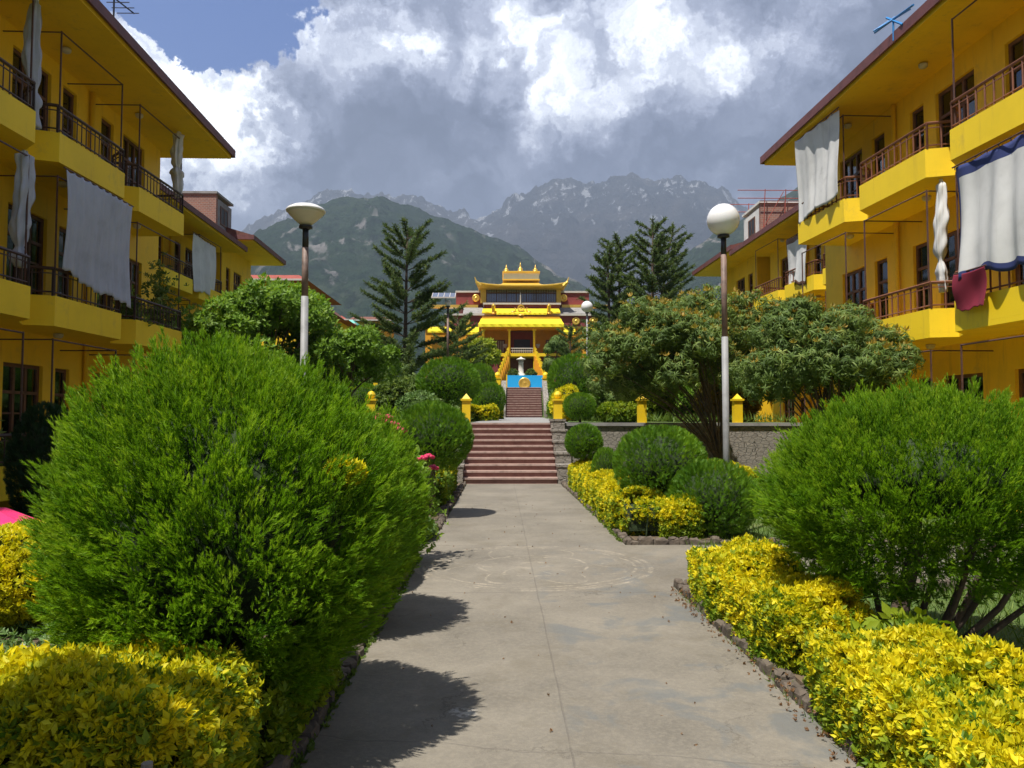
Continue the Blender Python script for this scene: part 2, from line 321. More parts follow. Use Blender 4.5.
# ------------------------------------------------------------------ mesh helpers
class MB:
    def __init__(s): s.v = []; s.f = []
    def box(s, x0, x1, y0, y1, z0, z1):
        x0, x1 = min(x0, x1), max(x0, x1); y0, y1 = min(y0, y1), max(y0, y1); z0, z1 = min(z0, z1), max(z0, z1)
        i = len(s.v); s.v += [(x0, y0, z0), (x1, y0, z0), (x1, y1, z0), (x0, y1, z0), (x0, y0, z1), (x1, y0, z1), (x1, y1, z1), (x0, y1, z1)]
        s.f += [(i, i+3, i+2, i+1), (i+4, i+5, i+6, i+7), (i, i+1, i+5, i+4), (i+1, i+2, i+6, i+5), (i+2, i+3, i+7, i+6), (i+3, i, i+4, i+7)]; return s
    def prism(s, poly, z0, z1):
        i = len(s.v); n = len(poly)
        s.v += [(p[0], p[1], z0) for p in poly]+[(p[0], p[1], z1) for p in poly]
        s.f += [tuple(range(i+n-1, i-1, -1)), tuple(range(i+n, i+2*n))]
        s.f += [(i+k, i+(k+1) % n, i+n+(k+1) % n, i+n+k) for k in range(n)]; return s
    def hexa(s, pts):            # 8 points: bottom four, top four
        i = len(s.v); s.v += [tuple(p) for p in pts]
        s.f += [(i, i+3, i+2, i+1), (i+4, i+5, i+6, i+7), (i, i+1, i+5, i+4), (i+1, i+2, i+6, i+5), (i+2, i+3, i+7, i+6), (i+3, i, i+4, i+7)]; return s
    def tube(s, pts, r, n=8, r2=None, cap=True):
        pts = [Vector(p) for p in pts]; m = len(pts); i = len(s.v); ref = None
        for k, p in enumerate(pts):
            d = (pts[min(k+1, m-1)]-pts[max(k-1, 0)]).normalized()
            if ref is None: ref = d.orthogonal().normalized()
            a = (ref-d*ref.dot(d)); a = a.normalized() if a.length > 1e-6 else d.orthogonal().normalized(); ref = a; b = d.cross(a)
            rr = r if r2 is None else r+(r2-r)*k/(m-1)
            if callable(r): rr = r(k/(m-1))
            for q in range(n):
                t = 2*PI*q/n; s.v.append(tuple(p+a*math.cos(t)*rr+b*math.sin(t)*rr))
        for k in range(m-1):
            for q in range(n):
                s.f.append((i+k*n+q, i+k*n+(q+1) % n, i+(k+1)*n+(q+1) % n, i+(k+1)*n+q))
        if cap: s.f += [tuple(range(i+n-1, i-1, -1)), tuple(range(i+(m-1)*n, i+m*n))]
        return s
    def bar(s, a, b, t=.03): return s.tube([a, b], t*.7, 4)
    def lathe(s, c, prof, n=20):
        i = len(s.v); m = len(prof)
        for r, z in prof:
            for q in range(n):
                t = 2*PI*q/n; s.v.append((c[0]+r*math.cos(t), c[1]+r*math.sin(t), c[2]+z))
        for k in range(m-1):
            for q in range(n): s.f.append((i+k*n+q, i+k*n+(q+1) % n, i+(k+1)*n+(q+1) % n, i+(k+1)*n+q))
        s.f += [tuple(range(i+n-1, i-1, -1)), tuple(range(i+(m-1)*n, i+m*n))]; return s
    def build(s, name, mat, parent=None, org=(0, 0, 0), smooth=False):
        me = bpy.data.meshes.new(name); o_ = Vector(org)
        me.from_pydata([tuple(Vector(v)-o_) for v in s.v], [], s.f); me.materials.append(mat)
        if smooth: me.polygons.foreach_set('use_smooth', [True]*len(me.polygons))
        me.update(); o = bpy.data.objects.new(name, me); C.objects.link(o)
        if parent is not None: o.parent = parent
        else: o.location = o_
        return o
def tag(o, label=None, cat=None, group=None, kind=None):
    if label: o['label'] = label
    if cat: o['category'] = cat
    if group: o['group'] = group
    if kind: o['kind'] = kind
    return o
def thing(name, label, cat, loc=(0, 0, 0), rz=0, group=None):
    o = bpy.data.objects.new(name, None); C.objects.link(o); o.location = loc; o.rotation_euler = (0, 0, rz); o.empty_display_size = .2
    return tag(o, label, cat, group)
def copy_tree(o, label=None, loc=None, rz=None, scale=None, parent=None):
    c = o.copy(); C.objects.link(c)
    if parent is not None: c.parent = parent
    if label: c['label'] = label
    if loc is not None: c.location = loc
    if rz is not None: c.rotation_euler = (0, 0, rz)
    if scale is not None: c.scale = scale
    for ch in [x for x in o.children]: copy_tree(ch, parent=c)
    return c
def npmesh(name, V, T, mat, tint=None, parent=None, loc=None):
    me = bpy.data.meshes.new(name); nv, nt = len(V), len(T)
    me.vertices.add(nv); me.vertices.foreach_set('co', np.ascontiguousarray(V, dtype=np.float32).ravel())
    me.loops.add(nt*3); me.loops.foreach_set('vertex_index', np.ascontiguousarray(T, dtype=np.int32).ravel())
    me.polygons.add(nt); me.polygons.foreach_set('loop_start', np.arange(0, nt*3, 3, dtype=np.int32))
    me.polygons.foreach_set('loop_total', np.full(nt, 3, dtype=np.int32))
    me.update(calc_edges=True)
    if tint is not None:
        a = me.attributes.new('tint', 'FLOAT', 'POINT'); a.data.foreach_set('value', np.ascontiguousarray(tint, dtype=np.float32))
    me.materials.append(mat); me.validate()
    o = bpy.data.objects.new(name, me); C.objects.link(o)
    if parent is not None: o.parent = parent
    if loc is not None: o.location = loc
    return o
def nrm(a): return a/np.maximum(np.linalg.norm(a, axis=1, keepdims=True), 1e-9)
def stamp(tmpl, P, D, L, rng, Sv=None):
    """place a leaf template (verts in side, normal, along) at P, pointing along D, with length L"""
    TV, TT = tmpl; n = len(P); D = nrm(D)
    if Sv is None: Sv = rng.normal(size=(n, 3))
    S = nrm(Sv-D*np.sum(Sv*D, 1, keepdims=True)); N = np.cross(D, S)
    L = np.broadcast_to(np.asarray(L, float), (n,))[:, None, None]
    V = P[:, None, :]+L*(TV[None, :, 0:1]*S[:, None, :]+TV[None, :, 1:2]*N[:, None, :]+TV[None, :, 2:3]*D[:, None, :])
    T = (TT[None]+(np.arange(n)*len(TV))[:, None, None]).reshape(-1, 3)
    return V.reshape(-1, 3), T
def tints(tmpl, n, rng, lo=0, hi=1): return np.repeat(rng.uniform(lo, hi, n), len(tmpl[0]))
def T_thuja():
    v = [(-.04, 0, 0), (.04, 0, 0), (0, .05, 1)]; f = [(0, 1, 2)]
    for t, l in ((.12, .42), (.28, .46), (.45, .42), (.62, .33), (.77, .24)):
        for s in (-1, 1):
            i = len(v); z = t; dx, dz = s*.52*l*1.3, .85*l
            v += [(s*.02, 0, z-.05), (s*.02, 0, z+.08), (dx, -.04, z+dz)]; f.append((i, i+1, i+2))
    return np.array(v, float), np.array(f)
def T_cluster(k=6, w_=.44, spread=.9, droop=0.0, seed=1, fold=.10, start=.05):
    r = random.Random(seed); v = []; f = []
    for q in range(k):
        a = 2*PI*(q+r.random()*.5)/k; e = spread*(.7+.5*r.random()) if q else .1
        d = Vector((math.sin(e)*math.cos(a), math.sin(e)*math.sin(a), math.cos(e)))
        s = d.cross(Vector((0, 0, 1))); s = s.normalized() if s.length > .05 else Vector((1, 0, 0)); n = d.cross(s)
        l = .75+.35*r.random(); i = len(v)
        p0 = d*start; mid = d*l*.5; tip = d*l-Vector((0, 0, droop*l))
        for p in (p0, mid+s*w_*l*.5+n*fold*l, tip, mid-s*w_*l*.5+n*fold*l): v.append(tuple(p))
        f += [(i, i+1, i+2), (i, i+2, i+3)]
    return np.array(v, float), np.array(f)
def T_long(k=9, w_=.135, seed=2):
    """whorl of long drooping leaves, each folded in three lengths"""
    r = random.Random(seed); v = []; f = []
    for q in range(k):
        a = 2*PI*(q+.6*r.random())/k; e = 1.2+.9*r.random(); l = .8+.5*r.random()
        h = Vector((math.cos(a), math.sin(a), 0)); s = Vector((-math.sin(a), math.cos(a), 0)); i = len(v)
        pts = []; p = Vector((0, 0, 0)); ang = PI/2-e
        for k2 in range(4): pts.append(p.copy()); p = p+(h*math.cos(ang)+Vector((0, 0, math.sin(ang))))*l/3; ang -= .62
        for p_, ww in zip(pts, (.15, 1, .8, 0)):
            v += [tuple(p_+s*w_*l*.5*ww), tuple(p_-s*w_*l*.5*ww)]
        f += [(i, i+2, i+3), (i, i+3, i+1), (i+2, i+4, i+5), (i+2, i+5, i+3), (i+4, i+6, i+5)]
    return np.array(v, float), np.array(f)
def T_rope(k=9, seed=3):
    r = random.Random(seed); v = [(-.03, 0, 0), (.03, 0, 0), (0, 0, 1), (0, -.03, 0), (0, .03, 0), (0, 0, 1)]; f = [(0, 1, 2), (3, 4, 5)]
    for q in range(k):
        z = q/k*.95; a = q*2.4; rr = .42*(1-.45*z); h = Vector((math.cos(a), math.sin(a), 0)); s = Vector((-math.sin(a), math.cos(a), 0)); i = len(v)
        b = Vector((0, 0, z)); v += [tuple(b+s*.09), tuple(b-s*.09), tuple(b+h*rr+Vector((0, 0, .30)))]; f.append((i, i+1, i+2))
    return np.array(v, float), np.array(f)
def T_blade():
    return np.array([(-.05, 0, 0), (.05, 0, 0), (-.035, .03, .5), (.035, .03, .5), (0, .16, 1)], float), np.array([(0, 1, 3), (0, 3, 2), (2, 3, 4)])
def T_tuft(k=12, seed=7):
    r = random.Random(seed); v = []; f = []
    for q in range(k):
        z = .62*(q/k)+r.uniform(-.03, .03); a = r.uniform(0, 6.28) if q % 3 else (0 if q % 2 else PI)+r.uniform(-.3, .3); e = r.uniform(.30, .58); l = (.52-.28*z)*r.uniform(.75, 1.2)
        d = Vector((math.sin(e)*math.cos(a), math.sin(e)*math.sin(a)*.6, math.cos(e))); sd_ = Vector((-math.sin(a), math.cos(a), 0)).lerp(Vector((0, 0, 1)), .3); b0 = Vector((0, 0, z)); i = len(v)
        v += [tuple(b0+sd_*.050), tuple(b0+d*l), tuple(b0-sd_*.050)]; f.append((i, i+1, i+2))
    i = len(v); v += [(-.045, 0, .2), (.045, 0, .2), (0, 0, 1.0)]; f.append((i, i+1, i+2))
    return np.array(v, float), np.array(f)
TF = T_tuft()
TH, CL, LG, RP, BL = T_thuja(), T_cluster(), T_long(), T_rope(), T_blade()
CLW = T_cluster(7, .42, 1.1, .1, 5)
def fib(n, rng):
    d = rng.normal(size=(n, 3)); return nrm(d)
def lumps(d, rng_seed, amp):
    r = np.random.default_rng(rng_seed); out = np.zeros(len(d))
    for k in range(9):
        a = r.normal(size=3)*(2.2+k*.8); out += np.sin(d@a+r.uniform(0, 6.28))/(1+.25*k)
    return amp*out/3
# ------------------------------------------------------------------ ground, path, steps
def smoothstep(a, b, x): t = min(1, max(0, (x-a)/(b-a))); return t*t*(3-2*t)
WALL_Y, WALL_X0, WALL_X1 = 23.5, -9.3, 9.6
def far_ground(y): return 2.6*smoothstep(40, 62, y)+1.25*smoothstep(55, 90, y)+ 90*smoothstep(150, 2600, y)
def plateau(y): return 1.58+.27*(min(y, 48)-WALL_Y)/24.5+2.0*smoothstep(48, 53, y)+1.25*smoothstep(62, 90, y)+90*smoothstep(150, 2600, y)
def gz(x, y):
    if WALL_X0 < x < WALL_X1 and y > WALL_Y: return plateau(y)
    return max(0.0, far_ground(y)) if y > WALL_Y else 0.0
def make_ground():
    xs = sorted(set([-8500, -4000, -1500, -600, -250, -100, -50, -30, -20, -14, WALL_X0-.01, WALL_X0+.01, WALL_X1-.01, WALL_X1+.01, 14, 20, 30, 50, 100, 250, 600, 1500, 4000, 8500]+[x*1.0 for x in range(-9, 10, 3)]))
    ys = sorted(set([-250, -100, -40, -10, WALL_Y-.01, WALL_Y+.01, 30, 36, 40, 42, 44, 46, 47, 48, 49, 50, 51, 52, 53, 55, 58, 62, 66, 72, 80, 90, 120, 150, 250, 400, 700, 1100, 1700, 2600, 4500, 9500]+[float(v) for v in range(-2, 23, 4)]))
    V = [(x, y, gz(x, y)) for y in ys for x in xs]; nx = len(xs)
    Fc = [(j*nx+i, j*nx+i+1, (j+1)*nx+i+1, (j+1)*nx+i) for j in range(len(ys)-1) for i in range(nx-1)]
    me = bpy.data.meshes.new('ground'); me.from_pydata(V, [], Fc); me.materials.append(M['ground'])
    o = bpy.data.objects.new('ground', me); C.objects.link(o); tag(o, kind='structure')
make_ground()
PL, PR = -.95, 1.70
pm = MB()
pm.prism([(PL, -6), (1.74, -6), (1.72, 7.6), (6.5, 7.6), (6.5, 10.25), (1.66, 10.25), (1.58, 20.2), (-.86, 20.2), (-.9, 10.9), (-6.2, 10.9), (-6.2, 9.4), (PL, 9.4)], -.05, .012)
tag(pm.build('path', M['path']), kind='structure')
# upper walk between the two flights
tag(MB().hexa([(-.9, 23.2, 1.4), (2.1, 23.2, 1.4), (2.75, 48, 1.5), (.2, 48, 1.5), (-.9, 23.2, 1.60), (2.1, 23.2, 1.60), (2.75, 48, 1.87), (.2, 48, 1.87)]).build('upper_path', M['concrete']), kind='structure')
def flight(label, y0, x0, x1, z0, n, rise, tread, x0b=None, x1b=None):
    root = thing('stone_stairs', label, 'stairs', ((x0+x1)/2, y0, z0)); org = root.location.copy()
    b = MB()
    for k in range(n):
        t = k/max(1, n-1); a = x0+(x0b-x0)*t if x0b is not None else x0; c = x1+(x1b-x1)*t if x1b is not None else x1
        b.box(a, c, y0+k*tread, y0+(n)*tread+.15, z0+k*rise, z0+(k+1)*rise-.03)
        b.box(a-.01, c+.01, y0+k*tread-.03, y0+n*tread+.14, z0+(k+1)*rise-.028, z0+(k+1)*rise)
    b.build('steps', M['steps'], root, org)
    nz = MB()
    for k in range(n):
        t = k/max(1, n-1); a = x0+(x0b-x0)*t if x0b is not None else x0; c = x1+(x1b-x1)*t if x1b is not None else x1
        nz.box(a-.012, c+.012, y0+k*tread-.036, y0+k*tread+.06, z0+(k+1)*rise-.045, z0+(k+1)*rise+.003)
    nz.build('step_edge', M['nosing'], root, org); return root, org
r1, og = flight('lower flight of worn maroon steps at the end of the concrete path', 20.2, -.95, 1.50, .012, 10, .158, .32)
s = MB()
for xa, xb in ((-1.32, -.965), (1.515, 1.92)):      # stepped stone cheeks
    s = MB()
    for k in range(5):
        s.box(xa, xb, 20.1+k*.68, 20.1+(k+1)*.68-.004, 0, .45+.30*k)
        s.box(xa-.03, xb+.03, 20.08+k*.68, 20.1+(k+1)*.68-.03, .452+.30*k, .51+.30*k)
    s.build('side_wall', M['stone'], r1, og)
r2, og = flight('upper flight of maroon steps climbing to the blue banner', 48, .35, 2.62, 1.86, 13, .158, .32, .5, 2.75)
s = MB(); s.hexa([(2.76, 47.8, 1.8), (3.1, 47.8, 1.8), (3.2, 52.4, 1.8), (2.86, 52.4, 1.8), (2.76, 47.8, 2.3), (3.1, 47.8, 2.3), (3.2, 52.4, 4.4), (2.86, 52.4, 4.4)])
s.build('side_wall', M['stone'], r2, og); s = MB(); s.hexa([(.0, 47.8, 1.8), (.34, 47.8, 1.8), (.44, 52.4, 1.8), (.1, 52.4, 1.8), (.0, 47.8, 2.3), (.34, 47.8, 2.3), (.44, 52.4, 4.4), (.1, 52.4, 4.4)])
s.build('side_wall', M['stone'], r2, og)
tag(MB().box(-1, 4.5, 52.15, 60, 3.6, 3.90).build('temple_path', M['concrete']), kind='structure')
# retaining wall
rng = np.random.default_rng(5)
def stone_wall(x0, x1, label):
    org = ((x0+x1)/2, WALL_Y-.25, 0); root = thing('retaining_wall', label, 'wall', org)
    MB().box(x0, x1, WALL_Y-.35, WALL_Y+.005, -.1, 1.50).build('stonework', M['stone'], root, org)
    MB().box(x0-.02, x1+.02, WALL_Y-.41, WALL_Y+.04, 1.503, 1.60).build('coping', M['concrete'], root, org)
stone_wall(1.94, 9.6, 'long grey rubble stone wall with coping behind the mango trees')
stone_wall(-9.3, -1.34, 'rubble stone wall left of the stairs, hidden behind shrubs')
# kerb stones
def kerb(x0, y0, x1, y1, seed):
    r = random.Random(seed); L = math.hypot(x1-x0, y1-y0); d = Vector((x1-x0, y1-y0, 0))/L; nn = Vector((-d.y, d.x, 0)); b = MB(); s_ = 0
    while s_ < L:
        l = r.uniform(.09, .22); h = r.uniform(.05, .11); w_ = r.uniform(.08, .12); off = r.uniform(-.015, .02)
        c = Vector((x0, y0, 0))+d*(s_+l/2)+nn*off; a = l/2-.008
        P = []
        for z, k in ((-.04, 1.0), (h*.75, .98), (h, .72)):
            for sx_, sy_ in ((-1, -1), (0, -1.1), (1, -1), (1.06, 0), (1, 1), (0, 1.1), (-1, 1), (-1.06, 0)):
                jx, jy = r.uniform(-.012, .012), r.uniform(-.012, .012)
                P.append(c+d*(sx_*a*k+jx)+nn*(sy_*w_/2*k+jy)+Vector((0, 0, z+r.uniform(-.01, .01))))
        i = len(b.v); b.v += [tuple(p) for p in P]
        for q in range(2):
            for e in range(8): b.f.append((i+q*8+e, i+q*8+(e+1) % 8, i+(q+1)*8+(e+1) % 8, i+(q+1)*8+e))
        b.f.append(tuple(range(i+16, i+24))); s_ += l
    return b
k = kerb(1.80, -1, 1.775, 7.6, 1)
for args in ((1.775, 7.56, 6.4, 7.56, 2), (1.72, 10.3, 1.64, 20.0, 3), (1.72, 10.31, 6.4, 10.31, 4), (-1.02, -1, -1.02, 9.35, 5), (-1.0, 9.35, -6, 9.35, 6), (-.96, 10.95, -.93, 20.0, 7), (-.97, 10.95, -6, 10.95, 8)):
    q = kerb(*args); i = len(k.v); k.v += q.v; k.f += [tuple(i+x for x in f) for f in q.f]
tag(k.build('kerb', M['kerbstone']), kind='structure')
# soil beds
sb = MB().box(1.84, 3.0, -1, 7.5, -.05, .06).box(1.80, 3.0, 10.37, 20.0, -.05, .06).box(-6, -1.08, -1, 9.29, -.05, .05).box(-6, -1.02, 11.0, 20.0, -.05, .05)
tag(sb.build('planting_bed', M['soil']), kind='structure')
# ------------------------------------------------------------------ apartment blocks
ROT = math.atan(20/770)
def wall_open(b, xa, xb, y0, y1, z0, z1, ops):
    ys = sorted(set([y0, y1]+[o[0] for o in ops]+[o[1] for o in ops])); ys = [y for y in ys if y0 <= y <= y1]
    for ya, yb in zip(ys[:-1], ys[1:]):
        cuts = sorted([(o[2], o[3]) for o in ops if o[0] < yb-1e-4 and o[1] > ya+1e-4]); z = z0
        for c0, c1 in cuts:
            if c0 > z: b.box(xa, xb, ya, yb, z, c0)
            z = c1
        if z < z1: b.box(xa, xb, ya, yb, z, z1)
def apartment(label, side, wallx, d, ys, nb, tops, roofz, over, railmat, pitch=3.3, detail=True, yend=None, room=True, floors=None, ramp_in=2.6):
    ye = yend or ys+pitch*nb+.6; y_a = ys-.1
    X = lambda u: side*(wallx-u)                       # u = distance out from the wall
    org = Vector((X(0), (y_a+ye)/2, 0)); c_, s_ = math.cos(ROT), math.sin(ROT)
    root = thing('apartment_building', label, 'building', (org.x*c_-org.y*s_, org.x*s_+org.y*c_, 0), ROT)
    fl = [t-.45+EYE for t in tops]
    ops = []; wins = []
    y = ys-.0; units = []
    base = ys if nb % 2 == 0 else ys-3.3
    yy = base
    while yy < ye-.5:
        for a, b_, kind in ((.4, 1.7, 'w'), (2.15, 2.7, 'n'), (3.8, 4.4, 'n'), (4.9, 6.1, 'w')):
            if yy+a > y_a+.1 and yy+b_ < ye-.1:
                for f in fl:
                    z0 = f+.06 if kind == 'w' else f+.65; z1 = f+2.28
                    ops.append((yy+a, yy+b_, z0, z1)); wins.append((yy+a, yy+b_, z0, z1, kind, f))
        units.append(yy+3.25); yy += 6.6
    wl = MB(); wall_open(wl, X(0), X(-.22), y_a, ye, -.3, roofz-.002, ops)
    D = 9.0
    wl.box(X(-.222), X(-D), y_a, y_a+.2, -.3, roofz-.002).box(X(-.222), X(-D), ye-.2, ye, -.3, roofz-.002).box(X(-D), X(-D-.2), y_a, ye, -.3, roofz-.002)
    wl.build('wall', M['yellow'], root, org)
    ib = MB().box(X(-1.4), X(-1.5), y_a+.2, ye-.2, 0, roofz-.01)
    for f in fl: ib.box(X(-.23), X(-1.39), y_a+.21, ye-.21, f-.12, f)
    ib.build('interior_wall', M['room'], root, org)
    rr = random.Random(int(wallx*100)+side)
    # windows
    for (a, b_, z0, z1, kind, f) in wins:
        fm = MB(); t = .07; xo, xi = X(-.07), X(-.15)
        fm.box(xo, xi, a, a+t, z0, z1).box(xo, xi, b_-t, b_, z0, z1).box(xo, xi, a+t, b_-t, z1-t, z1).box(xo, xi, a+t, b_-t, z0, z0+t)
        tr = z1-.55; fm.box(xo, xi, a+t, b_-t, tr-.03, tr+.03)
        n = 3 if kind == 'w' else 1; wdt = (b_-a-2*t)/n
        for q in range(1, n): fm.box(xo, xi, a+t+wdt*q-.035, a+t+wdt*q+.035, z0+t, z1-t)
        if kind == 'w':
            for q in range(n):
                for hz in (.72, 1.25): fm.box(X(-.085), X(-.135), a+t+wdt*q+.035, a+t+wdt*(q+1)-.035, z0+hz, z0+hz+.035)
            fm.box(X(-.09), X(-.13), a+t+.03, a+t+wdt-.03, z0+t, z0+.7)   # solid lower door panel
        else: fm.box(X(-.085), X(-.135), a+t, b_-t, z0+.75, z0+.785)
        fr = fm.build('window', M['wood'], root, org)
        MB().box(X(-.105), X(-.11), a+t, b_-t, z0+t, z1-t).build('pane', M['glass'], fr, org)
        g = MB()                                    # slim grille bars inside the pane
        q = a+t+.11
        while q < b_-t-.04: g.box(X(-.155), X(-.165), q-.006, q+.006, z0+t, z1-t); q += .11
        for zz in np.arange(z0+.3, z1-.1, .32): g.box(X(-.1665), X(-.175), a+t, b_-t, zz-.007, zz+.007)
        g.build('grille', M['iron'] if f > 1 else M['grille'], fr, org)
        if rr.random() < .55:
            cu = MB(); yc0 = a+.05; yc1 = a+(b_-a)*rr.choice((.35, .5, .9)); m_ = 16
            i = 0
            for q in range(m_+1):
                yy_ = yc0+(yc1-yc0)*q/m_; xx = X(-.30+.03*math.sin(q*1.9)); cu.v += [(xx, yy_, z0+.02), (xx, yy_, z1-.05)]
            cu.f += [(2*q, 2*q+2, 2*q+3, 2*q+1) for q in range(m_)]
            cu.build('curtain', M['lace'], fr, org, True)
    # down pipes
    for y_ in units:
        if y_a+.3 < y_ < ye-.3: MB().tube([(X(.07), y_, .1), (X(.07), y_, roofz-.05)], .055, 8).build('downpipe', M['yellow'], root, org, True)
    # balconies
    for fi, f in enumerate(fl):
        pt = f+.45; pb = f-.10
        for k in range(nb):
            y0 = ys+pitch*k
            if y0+pitch > ye+.4: continue
            last = (k == nb-1)
            line = [(d-.47, y0-.16), (d, y0), (d+.11, y0+pitch*.71), (d-.30, y0+pitch*.83), (d-.47, y0+pitch*.95-.001)]
            if last: line = line[:-2]+[(.02, y0+pitch*.74)]
            if k == 0: line = [(.02, y0-.02)]+line[1:]
            inn = [(max(.0, u-.09), y_) for u, y_ in line]
            b = MB()
            b.prism([(X(u), y_) for u, y_ in line]+[(X(.0), line[-1][1]), (X(.0), line[0][1])], pb, f-.003)
            for (p, q), (pi, qi) in zip(zip(line[:-1], line[1:]), zip(inn[:-1], inn[1:])):
                b.prism([(X(p[0]), p[1]), (X(q[0]), q[1]), (X(qi[0]), qi[1]), (X(pi[0]), pi[1])], f-.002, pt)
            bal = b.build('balcony', M['yellow_b'], root, org)
            r_ = MB(); rt = pt+.50
            c = [((p[0]+pi[0])/2, (p[1]+pi[1])/2) for p, pi in zip(line, inn)]
            for p, q in zip(c[:-1], c[1:]):
                L_ = math.hypot(q[0]-p[0], q[1]-p[1]); n_ = max(1, int(L_/(.15 if side < 0 else .20)))
                A, B = Vector((X(p[0]), p[1], 0)), Vector((X(q[0]), q[1], 0)); up = Vector((0, 0, 1))
                r_.tube([A+up*rt, B+up*rt], .030, 6); r_.tube([A+up*(pt+.07), B+up*(pt+.07)], .016, 5)
                r_.tube([A+up*(rt-.09), B+up*(rt-.09)], .012, 4)
                for e in range(n_+1):
                    P = A.lerp(B, e/n_); rad_ = .024 if e in (0, n_) else (.011 if side < 0 else .018)
                    r_.tube([P+up*(pt-.01), P+up*(rt-.02)], rad_, 5, cap=False)
            r_.build('railing', railmat, bal, org)
            if detail:
                hasf = not (fi == 0 and side > 0 and k in (1, 3)) and not (fi == 0 and side < 0 and k == 1)
                zt = (fl[fi-1]-.14) if fi > 0 else roofz-.06
                g = MB(); p1, p2 = (X(d-.06), y0+.08), (X(d+.03), y0+pitch*.70)
                for p in (p1, p2): g.box(p[0]-.012, p[0]+.012, p[1]-.012, p[1]+.012, pt+.002, zt-.18)
                g.tube([(p1[0], p1[1], zt-.2), (p2[0], p2[1], zt-.2)], .016, 5)
                g.tube([(p1[0], p1[1], zt-.2), (X(.0), y0+.08, zt-.2)], .014, 5)
                if k % 2: g.tube([(p2[0], p2[1], zt-.2), (X(.0), y0+pitch*.7, zt-.2)], .014, 5)
                if hasf: g.build('curtain_frame', M['iron'], bal, org)
                MB().lathe((X(.55), y0+1.2, zt), [(.002, -.06), (.06, -.055), (.085, -.03), (.09, 0), (.09, .03)], 12).build('ceiling_light', M['trimwhite'], bal, org, True)
    # roof: soffit slab, edge band, tiled slope
    e = d+over
    MB().box(X(e), X(-D-.6), y_a-.5, ye+.62, roofz, roofz+.10).build('soffit', M['yellow'], root, org)
    rf = MB(); ri = ramp_in
    rf.hexa([(X(e+.04), y_a-.55, roofz+.102), (X(-D-.65), y_a-.55, roofz+.102), (X(-D-.65), ye+.67, roofz+.102), (X(e+.04), ye+.67, roofz+.102),
             (X(e+.04), y_a-.55, roofz+.26), (X(e-ri), y_a-.55, roofz+.26+ri*.30), (X(e-ri), ye+.67, roofz+.26+ri*.30), (X(e+.04), ye+.67, roofz+.26)])
    rf.build('roof', M['rooftile'], root, org)
    MB().box(X(e+.09), X(e+.042), y_a-.6, ye+.72, roofz+.06, roofz+.27).box(X(e+.042), X(-D-.65), ye+.672, ye+.72, roofz+.06, roofz+.27).box(X(e+.042), X(-D-.65), y_a-.6, y_a-.552, roofz+.06, roofz+.27).build('fascia', M['fascia'], root, org)
    return root, X
TL, TR = [5.28, 2.27, -.73], [5.21, 2.13, -.88]
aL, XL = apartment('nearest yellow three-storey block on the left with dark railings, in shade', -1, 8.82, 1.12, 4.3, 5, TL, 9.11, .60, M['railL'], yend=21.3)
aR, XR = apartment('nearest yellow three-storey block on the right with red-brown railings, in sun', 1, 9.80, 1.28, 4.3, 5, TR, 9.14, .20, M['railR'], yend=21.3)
bL, XBL = apartment('second yellow block on the left, set back behind the bright green leafy tree', -1, 12.0, 1.15, 23.4, 3, TL, 9.15, .35, M['railL'], yend=33.9)
bR, XBR = apartment('second yellow block on the right, half hidden by the mango trees', 1, 13.1, 1.25, 23.4, 3, TR, 9.2, .30, M['railR'], yend=34.0)
cL, XCL = apartment('third yellow block on the left with a sloping brown roof end', -1, 11.7, .9, 35.2, 1, TL, 9.7, .6, M['railL'], yend=39.5, detail=False)
cR, XCR = apartment('third yellow block on the right with a long brown roof overhang beyond the lamp', 1, 12.9, .9, 35.2, 1, TR, 9.45, .45, M['railR'], yend=40.2, detail=False)
for rt_, sg in ((aL, -1), (aR, 1)):     # beam end under the eave
    pass
def roof_room(label, x0, x1, y0, y1, z0, z1, side):
    org = ((x0+x1)/2, y0, z0); r = thing('rooftop_room', label, 'rooftop room', org)
    MB().box(x0, x1, y0, y0+.2, z0, z1).build('brick_wall', M['brick'], r, org)
    xs_ = x0 if side > 0 else x1; xo = x1 if side > 0 else x0
    MB().box(xs_, xs_+side*.2, y0+.202, y1, z0, z1-.15).box(xo, xo-side*.2, y0+.202, y1, z0, z1-.15).box(x0-.05, x1+.05, y0-.06, y1+.1, z1, z1+.1).build('concrete_wall', M['concrete'] if side < 0 else M['white'], r, org)
    fr = MB(); xx = xs_-side*.03; ym = (y0+y1)/2
    fr.box(xx, xx+side*.028, ym-.45, ym-.38, z1-1.2, z1-.4).box(xx, xx+side*.028, ym+.38, ym+.45, z1-1.2, z1-.4).box(xx, xx+side*.028, ym-.38, ym+.38, z1-.47, z1-.4).box(xx, xx+side*.028, ym-.38, ym+.38, z1-1.2, z1-1.13).box(xx, xx+side*.028, ym-.03, ym+.03, z1-1.13, z1-.47)
    w_ = fr.build('window', M['wood'], r, org); MB().box(xx+side*.01, xx+side*.02, ym-.38, ym+.38, z1-1.13, z1-.47).build('pane', M['black'], w_, org)
    return r, org
roof_room('unfinished brick and concrete rooftop room on the second left block', -14.2, -12.25, 33.0, 34.9, 9.9, 11.45, -1)
r_, og = roof_room('white and brick rooftop room with red scaffold on the second right block', 11.35, 13.3, 33.0, 35.3, 9.9, 11.15, 1)
sc_ = MB()
for x_ in (11.4, 12.3, 13.2):
    for y_ in (32.8, 35.0): sc_.tube([(x_, y_, 9.9), (x_+.1, y_, 11.7)], .02, 5)
for z_ in (11.3, 11.65):
    sc_.tube([(10.3, 32.8, z_), (14.6, 32.8, z_)], .018, 5); sc_.tube([(10.6, 35.0, z_), (14.6, 35.0, z_)], .018, 5)
